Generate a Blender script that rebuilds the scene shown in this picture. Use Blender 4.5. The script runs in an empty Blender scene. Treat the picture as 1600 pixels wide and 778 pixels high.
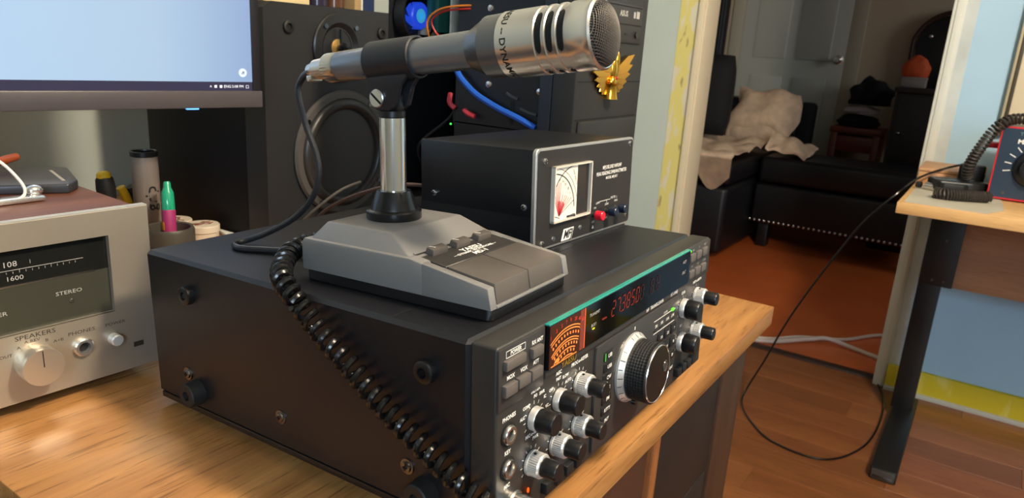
import bpy, bmesh, math, random
from mathutils import Matrix, Vector, Euler
random.seed(7)
PI = math.pi
sc = bpy.context.scene
COL = sc.collection

# ------------------------------------------------------------------ camera, world, lights, exposure
CAM_POS = (-0.3212, -0.2084, 0.3008)
YAW, PITCH, ROLL, FPX = 0.993, 0.2736, 0.0639, 1121.4
fwd = Vector((math.sin(YAW)*math.cos(PITCH), math.cos(YAW)*math.cos(PITCH), -math.sin(PITCH)))
rgt0 = Vector((math.cos(YAW), -math.sin(YAW), 0)); up0 = rgt0.cross(fwd)
rgt = rgt0*math.cos(ROLL)+up0*math.sin(ROLL); upv = up0*math.cos(ROLL)-rgt0*math.sin(ROLL)
cd = bpy.data.cameras.new('camera'); cam = bpy.data.objects.new('camera', cd); COL.objects.link(cam)
cam.matrix_world = Matrix(((rgt.x, upv.x, -fwd.x, CAM_POS[0]), (rgt.y, upv.y, -fwd.y, CAM_POS[1]), (rgt.z, upv.z, -fwd.z, CAM_POS[2]), (0, 0, 0, 1)))
cd.sensor_width = 36.0; cd.lens = 36.0*FPX/1600.0; cd.clip_start = 0.02; cd.clip_end = 50
cd.dof.use_dof = True; cd.dof.focus_distance = 0.52; cd.dof.aperture_fstop = 18.0
sc.camera = cam

world = bpy.data.worlds.new('world'); sc.world = world; world.use_nodes = True
bg = world.node_tree.nodes['Background']; bg.inputs[0].default_value = (0.80, 0.90, 1.0, 1); bg.inputs[1].default_value = 0.10

def area(name, loc, target, size, power, color, size_y=None):
    l = bpy.data.lights.new(name, 'AREA'); l.energy = power; l.color = color; l.size = size
    if size_y: l.shape = 'RECTANGLE'; l.size_y = size_y
    o = bpy.data.objects.new(name, l); COL.objects.link(o); o.location = loc
    o.rotation_euler = (Vector(target)-Vector(loc)).to_track_quat('-Z', 'Y').to_euler()
    return o
pl_ = bpy.data.lights.new('ceiling_lamp_light', 'POINT'); pl_.energy = 175; pl_.color = (1.0, 0.83, 0.62); pl_.shadow_soft_size = 0.10
plo = bpy.data.objects.new('ceiling_lamp_light', pl_); COL.objects.link(plo); plo.location = (0.29, -0.92, 1.44)
area('window_daylight', (-2.45, -1.9, 0.95), (0.6, 0.2, 0.0), 1.2, 80, (0.62, 0.81, 1.0), 1.2)
area('back_room_fill_light', (3.9, -2.4, 0.9), (4.2, 1.0, -0.2), 1.0, 17, (0.95, 0.97, 1.0), 1.2)  # added unseen fill that brightens the dim back room; no window stands there

vs = sc.view_settings
sc.display_settings.display_device = 'sRGB'
vs.view_transform = 'Standard'; vs.look = 'None'; vs.exposure = 0.0; vs.gamma = 1.0; vs.use_curve_mapping = False

# ------------------------------------------------------------------ materials
MATS = {}
def lin(c):
    return tuple(((v/255.0)/12.92 if v/255.0 <= 0.04045 else ((v/255.0+0.055)/1.055)**2.4) for v in c)
def mat(name, rgb, rough=0.5, metal=0.0, bump=0.0, bscale=400.0, var=0.0, vscale=8.0, emit=None, estr=0.0, coat=0.0, trans=0.0, spec=0.5, stretch=None):
    if name in MATS: return MATS[name]
    m = bpy.data.materials.new(name); m.use_nodes = True; nt = m.node_tree; p = nt.nodes['Principled BSDF']
    c = lin(rgb)
    p.inputs['Base Color'].default_value = (*c, 1); p.inputs['Roughness'].default_value = rough; p.inputs['Metallic'].default_value = metal
    p.inputs['Coat Weight'].default_value = coat; p.inputs['Transmission Weight'].default_value = trans
    p.inputs['Specular IOR Level'].default_value = spec
    if emit:
        p.inputs['Emission Color'].default_value = (*lin(emit), 1); p.inputs['Emission Strength'].default_value = estr
    tc = nt.nodes.new('ShaderNodeTexCoord')
    src = tc.outputs['Object']
    if stretch:
        mp = nt.nodes.new('ShaderNodeMapping'); mp.inputs['Scale'].default_value = stretch
        nt.links.new(src, mp.inputs['Vector']); src = mp.outputs['Vector']
    if bump:
        n = nt.nodes.new('ShaderNodeTexNoise'); n.inputs['Scale'].default_value = bscale; n.inputs['Detail'].default_value = 2
        b = nt.nodes.new('ShaderNodeBump'); b.inputs['Strength'].default_value = bump; b.inputs['Distance'].default_value = 0.001
        nt.links.new(src, n.inputs['Vector']); nt.links.new(n.outputs['Fac'], b.inputs['Height']); nt.links.new(b.outputs['Normal'], p.inputs['Normal'])
    if var:
        n = nt.nodes.new('ShaderNodeTexNoise'); n.inputs['Scale'].default_value = vscale; n.inputs['Detail'].default_value = 5
        r = nt.nodes.new('ShaderNodeValToRGB'); r.color_ramp.elements[0].position = 0.3; r.color_ramp.elements[1].position = 0.7
        r.color_ramp.elements[0].color = (*[v*(1-var) for v in c], 1); r.color_ramp.elements[1].color = (*[min(1, v*(1+var)) for v in c], 1)
        nt.links.new(src, n.inputs['Vector']); nt.links.new(n.outputs['Fac'], r.inputs['Fac']); nt.links.new(r.outputs['Color'], p.inputs['Base Color'])
    MATS[name] = m
    return m
def wood(name, dark, light, along='x', rough=0.4, gscale=6.0, ratio=14.0, pores=0.5):
    if name in MATS: return MATS[name]
    m = bpy.data.materials.new(name); m.use_nodes = True; nt = m.node_tree; p = nt.nodes['Principled BSDF']
    tc = nt.nodes.new('ShaderNodeTexCoord'); mp = nt.nodes.new('ShaderNodeMapping')
    s = [gscale*ratio]*3; s['xyz'.index(along)] = gscale; mp.inputs['Scale'].default_value = s
    nt.links.new(tc.outputs['Object'], mp.inputs['Vector'])
    n1 = nt.nodes.new('ShaderNodeTexNoise'); n1.inputs['Scale'].default_value = 0.6; n1.inputs['Detail'].default_value = 6; n1.inputs['Roughness'].default_value = 0.65; n1.inputs['Distortion'].default_value = 0.4
    n2 = nt.nodes.new('ShaderNodeTexNoise'); n2.inputs['Scale'].default_value = 4.5; n2.inputs['Detail'].default_value = 3
    for n in (n1, n2): nt.links.new(mp.outputs['Vector'], n.inputs['Vector'])
    r1 = nt.nodes.new('ShaderNodeValToRGB'); r1.color_ramp.elements[0].position = 0.3; r1.color_ramp.elements[1].position = 0.68
    r1.color_ramp.elements[0].color = (*lin(dark), 1); r1.color_ramp.elements[1].color = (*lin(light), 1)
    nt.links.new(n1.outputs['Fac'], r1.inputs['Fac'])
    r2 = nt.nodes.new('ShaderNodeValToRGB'); r2.color_ramp.elements[0].position = 0.33; r2.color_ramp.elements[1].position = 0.43
    k = 1-pores; r2.color_ramp.elements[0].color = (k, k*0.95, k*0.9, 1); r2.color_ramp.elements[1].color = (1, 1, 1, 1)
    nt.links.new(n2.outputs['Fac'], r2.inputs['Fac'])
    mx = nt.nodes.new('ShaderNodeMix'); mx.data_type = 'RGBA'; mx.blend_type = 'MULTIPLY'; mx.inputs['Factor'].default_value = 1
    nt.links.new(r1.outputs['Color'], mx.inputs['A']); nt.links.new(r2.outputs['Color'], mx.inputs['B'])
    nt.links.new(mx.outputs['Result'], p.inputs['Base Color'])
    p.inputs['Roughness'].default_value = rough
    MATS[name] = m
    return m
def patched(name, base, patch, patch2, scale=6.0, rough=0.75):
    m = bpy.data.materials.new(name); m.use_nodes = True; nt = m.node_tree; p = nt.nodes['Principled BSDF']
    tc = nt.nodes.new('ShaderNodeTexCoord'); mp = nt.nodes.new('ShaderNodeMapping'); mp.inputs['Scale'].default_value = (1, 2.2, 0.7)
    n = nt.nodes.new('ShaderNodeTexNoise'); n.inputs['Scale'].default_value = scale; n.inputs['Detail'].default_value = 6
    r = nt.nodes.new('ShaderNodeValToRGB'); e = r.color_ramp.elements
    e[0].position = 0.30; e[0].color = (*lin(patch2), 1); e[1].position = 0.36; e[1].color = (*lin(base), 1)
    a = e.new(0.54); a.color = (*lin(base), 1); b = e.new(0.60); b.color = (*lin(patch), 1)
    nt.links.new(tc.outputs['Object'], mp.inputs['Vector']); nt.links.new(mp.outputs['Vector'], n.inputs['Vector'])
    nt.links.new(n.outputs['Fac'], r.inputs['Fac']); nt.links.new(r.outputs['Color'], p.inputs['Base Color']); p.inputs['Roughness'].default_value = rough
    return m

BLK_PAINT = mat('black_satin_paint', (20, 20, 24), 0.40, bump=0.10, bscale=1500)
BLK_PANEL = mat('charcoal_panel', (48, 46, 44), 0.42, bump=0.06, bscale=1800)
BLK_EDGE = mat('charcoal_plastic', (52, 50, 49), 0.38)
BLK_PLAST = mat('black_plastic', (20, 20, 22), 0.35)
BLK_RUB = mat('black_rubber', (22, 22, 23), 0.6)
BLK_GLOSS = mat('black_gloss', (9, 9, 11), 0.06)
CORD = mat('black_cord_vinyl', (16, 16, 17), 0.22)
CHROME = mat('chrome', (232, 230, 226), 0.16, 0.9)
SATIN = mat('satin_aluminium', (215, 212, 206), 0.26, 1.0)
BRUSHED = mat('brushed_aluminium', (186, 176, 160), 0.40, 0.7, bump=0.05, bscale=60, stretch=(1, 30, 30))
STEEL = mat('screw_steel', (120, 122, 126), 0.25, 1.0)
DSTEEL = mat('dark_screw', (50, 52, 58), 0.3, 0.9)
PRINT = mat('white_print', (236, 234, 228), 0.6)
PRINTG = mat('grey_print', (176, 173, 166), 0.6)
HOLE = mat('hole_black', (4, 4, 4), 0.8)
GOLD = mat('gold_plate', (235, 180, 70), 0.2, 1.0)
BTN = mat('grey_button', (92, 86, 82), 0.42)
KALU = mat('knob_aluminium', (236, 233, 228), 0.30, 0.65)
DBTN = mat('dark_button', (26, 26, 27), 0.45)

# ------------------------------------------------------------------ mesh builder
class MB:
    def __init__(s): s.v = []; s.f = []; s.m = []; s.mi = 0
    def raw(s, v, f, X=None):
        n = len(s.v)
        for p in v:
            p = Vector(p)
            s.v.append(X @ p if X else p)
        for q in f: s.f.append([i+n for i in q]); s.m.append(s.mi)
        return s
    def bm(s, b, X=None):
        b.verts.index_update()
        s.raw([v.co.copy() for v in b.verts], [[v.index for v in f.verts] for f in b.faces], X); b.free(); return s
    def box(s, a, b, bev=0.0, seg=2, X=None):
        bm_ = bmesh.new(); bmesh.ops.create_cube(bm_, size=1)
        for v in bm_.verts:
            for k in range(3): v.co[k] = a[k]+(v.co[k]+0.5)*(b[k]-a[k])
        if bev: bmesh.ops.bevel(bm_, geom=bm_.edges[:], offset=bev, segments=seg, profile=0.5, affect='EDGES')
        return s.bm(bm_, X)
    def prism(s, poly, d0, d1, plane='xy', bev=0.0, seg=2, X=None):
        # poly in the plane, extruded along the third axis from d0 to d1
        ax = {'xy': (0, 1, 2), 'xz': (0, 2, 1), 'yz': (1, 2, 0)}[plane]
        bm_ = bmesh.new(); lo = []; hi = []
        for (a, b) in poly:
            for d, L in ((d0, lo), (d1, hi)):
                c = [0, 0, 0]; c[ax[0]] = a; c[ax[1]] = b; c[ax[2]] = d; L.append(bm_.verts.new(c))
        bm_.faces.new(lo[::-1]); bm_.faces.new(hi); n = len(poly)
        for i in range(n): bm_.faces.new((lo[i], lo[(i+1) % n], hi[(i+1) % n], hi[i]))
        bmesh.ops.recalc_face_normals(bm_, faces=bm_.faces[:])
        if bev: bmesh.ops.bevel(bm_, geom=bm_.edges[:], offset=bev, segments=seg, profile=0.5, affect='EDGES')
        return s.bm(bm_, X)
    def lathe(s, prof, org=(0, 0, 0), axis=(0, 0, 1), n=32, mod=None, a0=0.0, a1=2*PI):
        # prof: (radius, height) pairs along axis; mod(i, j) -> radius factor
        ax = Vector(axis).normalized(); t = Vector((1, 0, 0)) if abs(ax.x) < 0.9 else Vector((0, 1, 0))
        e1 = (t-ax*t.dot(ax)).normalized(); e2 = ax.cross(e1); o = Vector(org)
        full = abs(a1-a0-2*PI) < 1e-6; m = n if full else n+1
        v = []; f = []
        for j, (r, h) in enumerate(prof):
            for i in range(m):
                a = a0+(a1-a0)*i/n; rr = r*(mod(i, j) if mod else 1)
                v.append(o+ax*h+e1*(rr*math.cos(a))+e2*(rr*math.sin(a)))
        for j in range(len(prof)-1):
            for i in range(n):
                k = (i+1) % m if full else i+1
                f.append([j*m+i, j*m+k, (j+1)*m+k, (j+1)*m+i])
        if full:
            if prof[0][0] > 1e-6: f.append(list(range(m))[::-1])
            if prof[-1][0] > 1e-6: f.append([(len(prof)-1)*m+i for i in range(m)])
        return s.raw(v, f)
    def cyl(s, p0, p1, r0, r1=None, n=20, bev=0.0):
        p0 = Vector(p0); p1 = Vector(p1); L = (p1-p0).length; r1 = r0 if r1 is None else r1
        if bev: pr = [(0, 0), (r0-bev, 0), (r0, bev), (r1, L-bev), (r1-bev, L), (0, L)]
        else: pr = [(0, 0), (r0, 0), (r1, L), (0, L)]
        return s.lathe(pr, p0, p1-p0, n)
    def ball(s, c, r, n=16, sq=(1, 1, 1)):
        v = []; f = []; m = n//2
        for j in range(m+1):
            t = PI*j/m
            for i in range(n):
                a = 2*PI*i/n; v.append((c[0]+r*sq[0]*math.sin(t)*math.cos(a), c[1]+r*sq[1]*math.sin(t)*math.sin(a), c[2]+r*sq[2]*math.cos(t)))
        for j in range(m):
            for i in range(n): f.append([j*n+i, (j+1)*n+i, (j+1)*n+(i+1) % n, j*n+(i+1) % n])
        return s.raw(v, f)
    def tube(s, pts, r, n=8, caps=True):
        pts = [Vector(p) for p in pts]; v = []; f = []; N = len(pts)
        t0 = (pts[1]-pts[0]).normalized(); up = Vector((0, 0, 1)) if abs(t0.z) < 0.9 else Vector((1, 0, 0))
        e = (up-t0*up.dot(t0)).normalized()
        for i, p in enumerate(pts):
            t = (pts[min(i+1, N-1)]-pts[max(i-1, 0)])
            t = t.normalized() if t.length > 1e-9 else t0
            e = e-t*e.dot(t)
            e = e.normalized() if e.length > 1e-6 else t.orthogonal().normalized()
            b = t.cross(e); rr = r(i/(N-1)) if callable(r) else r
            for k in range(n):
                a = 2*PI*k/n; v.append(p+e*(rr*math.cos(a))+b*(rr*math.sin(a)))
        for i in range(N-1):
            for k in range(n): f.append([i*n+k, i*n+(k+1) % n, (i+1)*n+(k+1) % n, (i+1)*n+k])
        if caps: f.append(list(range(n))[::-1]); f.append([(N-1)*n+k for k in range(n)])
        return s.raw(v, f)
    def text(s, body, size, X, align='CENTER', shear=0.0, wid=1.0, bold=0.0, warp=None, space=1.0):
        c = bpy.data.curves.new('t', 'FONT'); c.body = body; c.size = size; c.align_x = align; c.align_y = 'CENTER'; c.shear = shear
        c.resolution_u = 2; c.offset = bold; c.space_character = space
        o = bpy.data.objects.new('t', c); me = bpy.data.meshes.new_from_object(o)
        vv = []
        for p in me.vertices:
            q = Vector((p.co.x*wid, p.co.y, 0)); vv.append(warp(q) if warp else X @ q)
        s.raw(vv, [list(p.vertices) for p in me.polygons])
        bpy.data.meshes.remove(me); bpy.data.objects.remove(o); bpy.data.curves.remove(c)
        return s
    def obj(s, name, material, parent=None, smooth=True, angle=35, loc=None, rot=None):
        me = bpy.data.meshes.new(name); me.from_pydata([tuple(v) for v in s.v], [], s.f)
        ms = material if isinstance(material, (list, tuple)) else [material]
        for m in ms: me.materials.append(m)
        if len(ms) > 1: me.polygons.foreach_set('material_index', s.m)
        me.update()
        b = bmesh.new(); b.from_mesh(me); bmesh.ops.recalc_face_normals(b, faces=b.faces[:]); b.to_mesh(me); b.free()
        if smooth:
            me.shade_smooth(); me.set_sharp_from_angle(angle=math.radians(angle))
        o = bpy.data.objects.new(name, me); COL.objects.link(o)
        if parent: o.parent = parent
        if loc: o.location = loc
        if rot: o.rotation_euler = rot
        return o
def tag(o, label, cat=None, group=None, kind=None):
    o['label'] = label
    if cat: o['category'] = cat
    if group: o['group'] = group
    if kind: o['kind'] = kind
    return o
def thing(name, label, cat, loc=(0, 0, 0), rot=(0, 0, 0), group=None):
    o = bpy.data.objects.new(name, None); o.empty_display_size = 0.02; COL.objects.link(o); o.location = loc; o.rotation_euler = rot
    return tag(o, label, cat, group)
def struct(o): o['kind'] = 'structure'; return o
def share(src, name, parent, loc=None, rot=None):
    o = bpy.data.objects.new(name, src.data); COL.objects.link(o); o.parent = parent
    if loc is not None: o.location = loc
    if rot is not None: o.rotation_euler = rot
    return o
def spline(pts, n=12):
    P = [Vector(p) for p in pts]; out = []
    for i in range(len(P)-1):
        a = P[max(i-1, 0)]; b = P[i]; c = P[i+1]; d = P[min(i+2, len(P)-1)]
        for k in range(n):
            t = k/n
            out.append(0.5*((2*b)+(c-a)*t+(2*a-5*b+4*c-d)*t*t+(3*b-a-3*c+d)*t**3))
    out.append(P[-1]); return out
def helix(path, R, turns_at, spt=14):
    # coil round a path; turns_at: total turns, path already dense
    L = [0]
    for i in range(1, len(path)): L.append(L[-1]+(path[i]-path[i-1]).length)
    N = int(turns_at*spt); out = []; e = None; j = 0
    for i in range(N+1):
        d = L[-1]*i/N
        while j < len(L)-2 and L[j+1] < d: j += 1
        t = (d-L[j])/max(1e-9, L[j+1]-L[j]); p = path[j].lerp(path[j+1], t); tg = (path[j+1]-path[j]).normalized()
        if e is None: e = tg.orthogonal().normalized()
        e = (e-tg*e.dot(tg)).normalized(); b = tg.cross(e); a = 2*PI*i/spt
        out.append(p+e*(R*math.cos(a))+b*(R*math.sin(a)))
    return out
def rrect(x0, y0, x1, y1, r, n=5):
    o = []
    for cx, cy, a in ((x1-r, y1-r, 0), (x0+r, y1-r, PI/2), (x0+r, y0+r, PI), (x1-r, y0+r, 1.5*PI)):
        for k in range(n+1): o.append((cx+r*math.cos(a+PI/2*k/n), cy+r*math.sin(a+PI/2*k/n)))
    return o
def TX(x, z, y):      # text on a face that looks along -y
    return Matrix.Translation((x, y, z)) @ Matrix.Rotation(PI/2, 4, 'X')

DZ = -0.03            # desk surface
FZ = -0.77            # floor

# ------------------------------------------------------------------ the setting
WALL_R = mat('wall_blue_white', (172, 206, 230), 0.8, var=0.04, vscale=3)
WALL_L = mat('wall_green_white', (192, 204, 198), 0.8, var=0.03, vscale=3)
WALL_D = mat('wall_grey_green', (140, 142, 134), 0.8)
WALL_B = mat('wall_grey', (176, 184, 178), 0.8, var=0.03, vscale=3)
TRIM_C = mat('trim_cream', (226, 212, 182), 0.55)
TRIM_W = mat('trim_white', (214, 216, 208), 0.55)
BACKW = mat('back_room_wall', (196, 178, 152), 0.85)
REDFLOOR = mat('back_room_floor', (196, 98, 48), 0.32, var=0.10, vscale=4)
# floor of this room: slab and planks along y
fl = struct(MB().box((-3.0, -3.0, FZ-0.05), (2.42, 1.30, FZ-0.008)).obj('floor', mat('subfloor', (50, 30, 18), 0.8)))
PLANKS = [wood('plank_%d' % k, d, l, 'y', 0.30, 2.2, 9.0, 0.25) for k, (d, l) in enumerate((((108, 64, 36), (138, 86, 50)), ((100, 60, 34), (132, 82, 48)), ((114, 70, 40), (144, 92, 54))))]
pk = []
W_, L_ = 0.125, 1.25
for k in range(3): pk.append(MB().box((0, 0, -0.007), (W_-0.0006, L_-0.0006, 0), 0.0004, 1).obj('plank', PLANKS[k], fl, loc=(0, 0, -50)))
first = [True]*3
for r in range(18):
    x = 2.405-(r+1)*W_; off = (r*0.47) % L_
    for c in range(3):
        y = 0.95-off-c*L_; k = (r*2+c) % 3
        o = pk[k] if first[k] else share(pk[k], 'plank', fl)
        first[k] = False; o.location = (x, y, FZ)
struct(MB().box((2.42, -2.5, FZ-0.05), (5.3, 3.2, FZ-0.002)).obj('floor_back_room', REDFLOOR))
struct(MB().box((2.402, -0.03, FZ-0.004), (2.445, 0.80, FZ+0.006), 0.003).obj('trim_1', mat('threshold_strip', (52, 34, 24), 0.5)))
# wall with the doorway (x = 2.37)
struct(MB().box((2.37, 0.79, FZ), (2.49, 1.40, 1.75)).obj('wall_doorway_left', WALL_L))
struct(MB().box((2.37, -2.72, FZ), (2.49, -0.055, 1.75)).obj('wall_right', WALL_R))
struct(MB().box((2.37, -0.055, 1.27), (2.49, 0.79, 1.75)).obj('wall_over_door', WALL_L))
struct(MB().box((-3.0, 1.25, FZ), (2.37, 1.37, 1.75)).obj('wall_back', WALL_B))
t2 = struct(MB().box((2.362, 0.757, FZ), (2.50, 0.790, 1.28), 0.003).box((2.352, 0.763, FZ), (2.366, 0.786, 1.28), 0.003).obj('trim_2', TRIM_C))
struct(MB().box((2.362, -0.056, FZ), (2.50, -0.020, 1.28), 0.003).box((2.357, -0.050, FZ), (2.366, -0.030, 1.28), 0.002).obj('trim_3', TRIM_W))
YEL = patched('old_paint_yellow', (226, 214, 132), (224, 216, 192), (168, 148, 112), 14.0)
struct(MB().box((2.3675, 0.790, FZ), (2.3705, 0.862, 1.28)).obj('trim_4', YEL))
struct(MB().box((2.3675, -0.088, FZ), (2.3705, -0.056, 1.28)).obj('trim_5', mat('caulk_line', (196, 204, 204), 0.8, var=0.10, vscale=10)))
YEL2 = patched('skirting_yellow', (205, 186, 40), (186, 168, 30), (214, 200, 96), 5.0)
struct(MB().box((2.352, -3.0, FZ+0.012), (2.371, -0.058, FZ+0.090), 0.003).obj('baseboard_right', YEL2))
struct(MB().box((2.340, -3.0, FZ-0.004), (2.372, -0.058, FZ+0.014), 0.003).obj('trim_6', mat('shoe_mould', (170, 172, 166), 0.6)))
# the rest of this room, behind the camera
struct(MB().box((-2.72, -2.72, FZ), (-2.60, 1.37, 1.75)).obj('wall_left', WALL_D))
struct(MB().box((-2.60, -2.72, FZ), (2.49, -2.60, 1.75)).obj('wall_front', WALL_D))
struct(MB().box((-2.72, -2.72, 1.75), (2.49, 1.37, 1.85)).obj('ceiling', mat('ceiling_white', (176, 176, 172), 0.9)))
w1 = struct(MB().box((-2.60, -2.56, 0.30), (-2.57, -1.24, 1.60), 0.004).obj('window_1', TRIM_W))
MB().box((-2.572, -2.50, 0.36), (-2.566, -1.30, 1.54)).obj('pane', mat('pane_sky', (120, 140, 160), 0.1, emit=(190, 215, 240), estr=1.0), w1)
# back room shell
struct(MB().box((5.2, -2.5, FZ), (5.3, 3.2, 1.75)).obj('wall_back_room', BACKW))
struct(MB().box((2.49, 3.1, FZ), (5.3, 3.2, 1.75)).obj('wall_back_room_left', BACKW))
struct(MB().box((2.49, -2.6, FZ), (5.3, -2.5, 1.75)).obj('wall_back_room_right', BACKW))
struct(MB().box((2.49, -2.6, 1.75), (5.3, 3.2, 1.85)).obj('ceiling_back_room', mat('ceiling_white', (200, 200, 196), 0.9)))
DOORW = mat('door_white', (192, 194, 182), 0.5)
d1 = struct(MB().box((5.165, 0.755, FZ+0.01), (5.198, 1.475, 1.26), 0.003).obj('door_1', DOORW))
for (y0, y1, z0, z1) in ((0.85, 1.08, -0.62, 0.22), (1.15, 1.38, -0.62, 0.22), (0.85, 1.08, 0.34, 1.14), (1.15, 1.38, 0.34, 1.14)):
    MB().prism(rrect(y0, z0, y1, z1, 0.01, 2), 5.156, 5.170, 'yz', 0.006, 2).obj('door_panel', DOORW, d1)
MB().lathe([(0.030, 0), (0.030, 0.006), (0.012, 0.010), (0.012, 0.03), (0.026, 0.042), (0.028, 0.056), (0.018, 0.066), (0, 0.067)], (5.165, 0.79, 0.355), (-1, 0, 0), 20).obj('door_knob', CHROME, d1)
struct(MB().box((5.17, 1.475, FZ), (5.2, 1.57, 1.32), 0.004).box((5.17, 0.66, FZ), (5.2, 0.755, 1.32), 0.004).obj('trim_7', mat('door_casing', (180, 172, 150), 0.6)))
tag(MB().box((5.10, 1.60, FZ), (5.19, 1.66, 1.2), 0.004).box((5.06, 1.61, 0.2), (5.10, 1.63, 0.9), 0.004).obj('curtain_pole', mat('dark_pole', (22, 26, 34), 0.5)), 'thin dark upright pole beside the white door casing', 'pole')

# ------------------------------------------------------------------ desk
OAK = wood('oak_desk', (142, 95, 51), (182, 132, 78), 'x', 0.34, 5.0, 16.0, 0.42)
OAKD = wood('oak_dark', (46, 30, 20), (68, 45, 29), 'z', 0.45, 5.0, 12.0, 0.3)
desk = thing('desk', 'oak veneer corner desk carrying the radio equipment', 'desk', (0.3, 0.4, FZ))
dl = lambda p: (p[0]-0.3, p[1]-0.4, p[2]-FZ)
poly = [(-0.138, 0.003), (0.693, 0.003), (0.693, 1.22), (-0.95, 1.22), (-0.95, 0.41), (-0.20, 0.41), (-0.138, 0.35)]
MB().prism([(a-0.3, b-0.4) for a, b in poly], DZ-0.027-FZ, DZ-FZ, 'xy', 0.0015, 2).obj('top', OAK, desk)
def dbox(name, a, b, m, bev=0.002): return MB().box(dl(a), dl(b), bev).obj(name, m, desk)
dbox('front_stile', (0.585, 0.030, FZ), (0.688, 0.052, DZ-0.027), OAKD)
dbox('side_panel', (0.666, 0.052, FZ), (0.688, 1.20, DZ-0.027), OAKD)
dbox('stile', (0.352, 0.030, FZ), (0.371, 0.060, DZ-0.027), wood('oak_stile', (120, 72, 38), (150, 96, 54), 'z', 0.4, 5, 12, 0.3))
dbox('side_panel', (-0.120, 0.030, FZ), (-0.100, 0.40, DZ-0.027), OAKD)
dd = dbox('door', (-0.098, 0.036, FZ+0.05), (0.350, 0.054, DZ-0.032), mat('door_brown', (66, 40, 28), 0.45, var=0.15, vscale=10))
dbox('drawer_front', (0.373, 0.034, -0.25), (0.583, 0.052, DZ-0.030), mat('black_board', (30, 25, 23), 0.5))
dbox('drawer_front', (0.373, 0.034, FZ+0.05), (0.583, 0.052, -0.253), mat('black_board', (30, 25, 23), 0.5))
dbox('back_panel', (-0.94, 1.195, FZ+0.2), (0.666, 1.21, DZ-0.027), OAKD)
dbox('side_panel', (-0.94, 0.43, FZ), (-0.92, 1.195, DZ-0.027), OAKD)

# ------------------------------------------------------------------ transceiver (front face y = 0, left side x = 0, case bottom z = 0, tilted back on its front feet)
TILT = 0.047
RT = Matrix.Rotation(-TILT, 4, 'X')
RW, RD, RH = 0.368, 0.3715, 0.1315
rad = thing('transceiver', 'large black desktop radio transceiver with glowing meter and big tuning knob', 'radio', (0, 0, 0), (-TILT, 0, 0))
mm = 0.001
cs = MB().box((0, 0.0210, 0), (RW, RD, RH), 0.0030, 1).obj('case', BLK_PAINT, rad)
MB().box((0.003, 0.0876, RH-0.0010), (RW-0.003, 0.0886, RH+0.00008)).obj('top_seam', HOLE, rad)
MB().box((0.001, 0.010, -0.005), (RW-0.001, RD-0.002, 0.0005), 0.001).obj('bottom_plate', BLK_PLAST, rad)
fp = MB().box((0, 0.0005, 0), (RW, 0.0203, RH), 0.0020, 3).obj('front_panel', BLK_PANEL, rad)
# upper button block, lower surround
bb1 = MB().box((0.0005, -0.0006, 0.0895), (0.0525, 0.004, RH-0.0012), 0.0012).obj('button_block', BLK_EDGE, rad)
bb2 = MB().box((0.3062, -0.0006, 0.0960), (RW-0.0005, 0.004, RH-0.0012), 0.0012).obj('button_block', BLK_EDGE, rad)
nst = MB().box((0.0535, -0.0010, 0.0932), (0.3055, 0.004, 0.0990), 0.0008).obj('name_strip', BLK_EDGE, rad)
sp = MB().prism([(0.1250, 0.006), (0.2880, 0.006), (0.2880, 0.0895), (0.2850, 0.0925), (0.1250, 0.0925)], -0.0020, 0.002, 'xz', 0.0010, 2).obj('tuning_panel', BLK_EDGE, rad)
# display window
dw = MB().box((0.0532, -0.0030, 0.0995), (0.3055, 0.003, 0.1304), 0.0004, 1).obj('display_window', BLK_GLOSS, rad)
MB().box((0.0532, -0.0031, 0.1304), (0.3055, 0.001, 0.1316), 0.0003, 1).obj('window_top_edge', mat('teal_acrylic', (40, 142, 128), 0.2), dw)['label'] = 'teal acrylic edge of the display window'
yf = -0.0033
MB().box((0.0538, yf, 0.1000), (0.0940, -0.0028, 0.1300)).obj('meter_face', mat('meter_backlight', (30, 10, 6), 0.3, emit=(64, 26, 14), estr=1.0), dw, False)
mo = MB()
for R_, a_, b_ in ((0.0455, 62, 121), (0.0435, 62, 121), (0.0370, 66, 126), (0.0352, 66, 126), (0.0300, 70, 131), (0.0250, 74, 138), (0.0235, 74, 138), (0.0190, 78, 150)):
    n = 16
    for i in range(n):
        q = []
        for (rr, aa) in ((R_, a_+(b_-a_)*i/n), (R_, a_+(b_-a_)*(i+1)/n), (R_-0.0008, a_+(b_-a_)*(i+1)/n), (R_-0.0008, a_+(b_-a_)*i/n)):
            x = 0.0775+rr*math.cos(math.radians(aa)); q.append((max(0.0542, min(0.0935, x)), yf-0.0002, 0.0785+rr*math.sin(math.radians(aa))))
        if min(p_[2] for p_ in q) > 0.1012: mo.raw(q, [[0, 1, 2, 3]])
for R_, a_, b_, nn in ((0.040, 64, 119, 11), (0.0325, 68, 122, 9), (0.0275, 72, 126, 7)):
    for i in range(nn):
        aa = math.radians(a_+(b_-a_)*i/(nn-1)); x = 0.0775+R_*math.cos(aa); z = 0.0785+R_*math.sin(aa)
        if 0.055 < x < 0.093 and z > 0.1025: mo.box((x-0.0005, yf-0.0003, z-0.0009), (x+0.0005, yf, z+0.0009))
mo.obj('meter_scale', mat('meter_orange', (60, 20, 5), 0.5, emit=(255, 140, 60), estr=1.6), dw, False)
mr = MB()
for s_, a_ in (('1', 118), ('3', 109), ('5', 101), ('7', 94), ('9', 87), ('20', 79), ('40', 72), ('60', 66)):
    aa = math.radians(a_); mr.text(s_, 0.0038, TX(0.0775+0.0490*math.cos(aa), 0.0785+0.0490*math.sin(aa), yf-0.0003))
mr.obj('meter_numerals', mat('meter_red', (60, 8, 5), 0.5, emit=(255, 70, 45), estr=1.1), dw, False)
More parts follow.
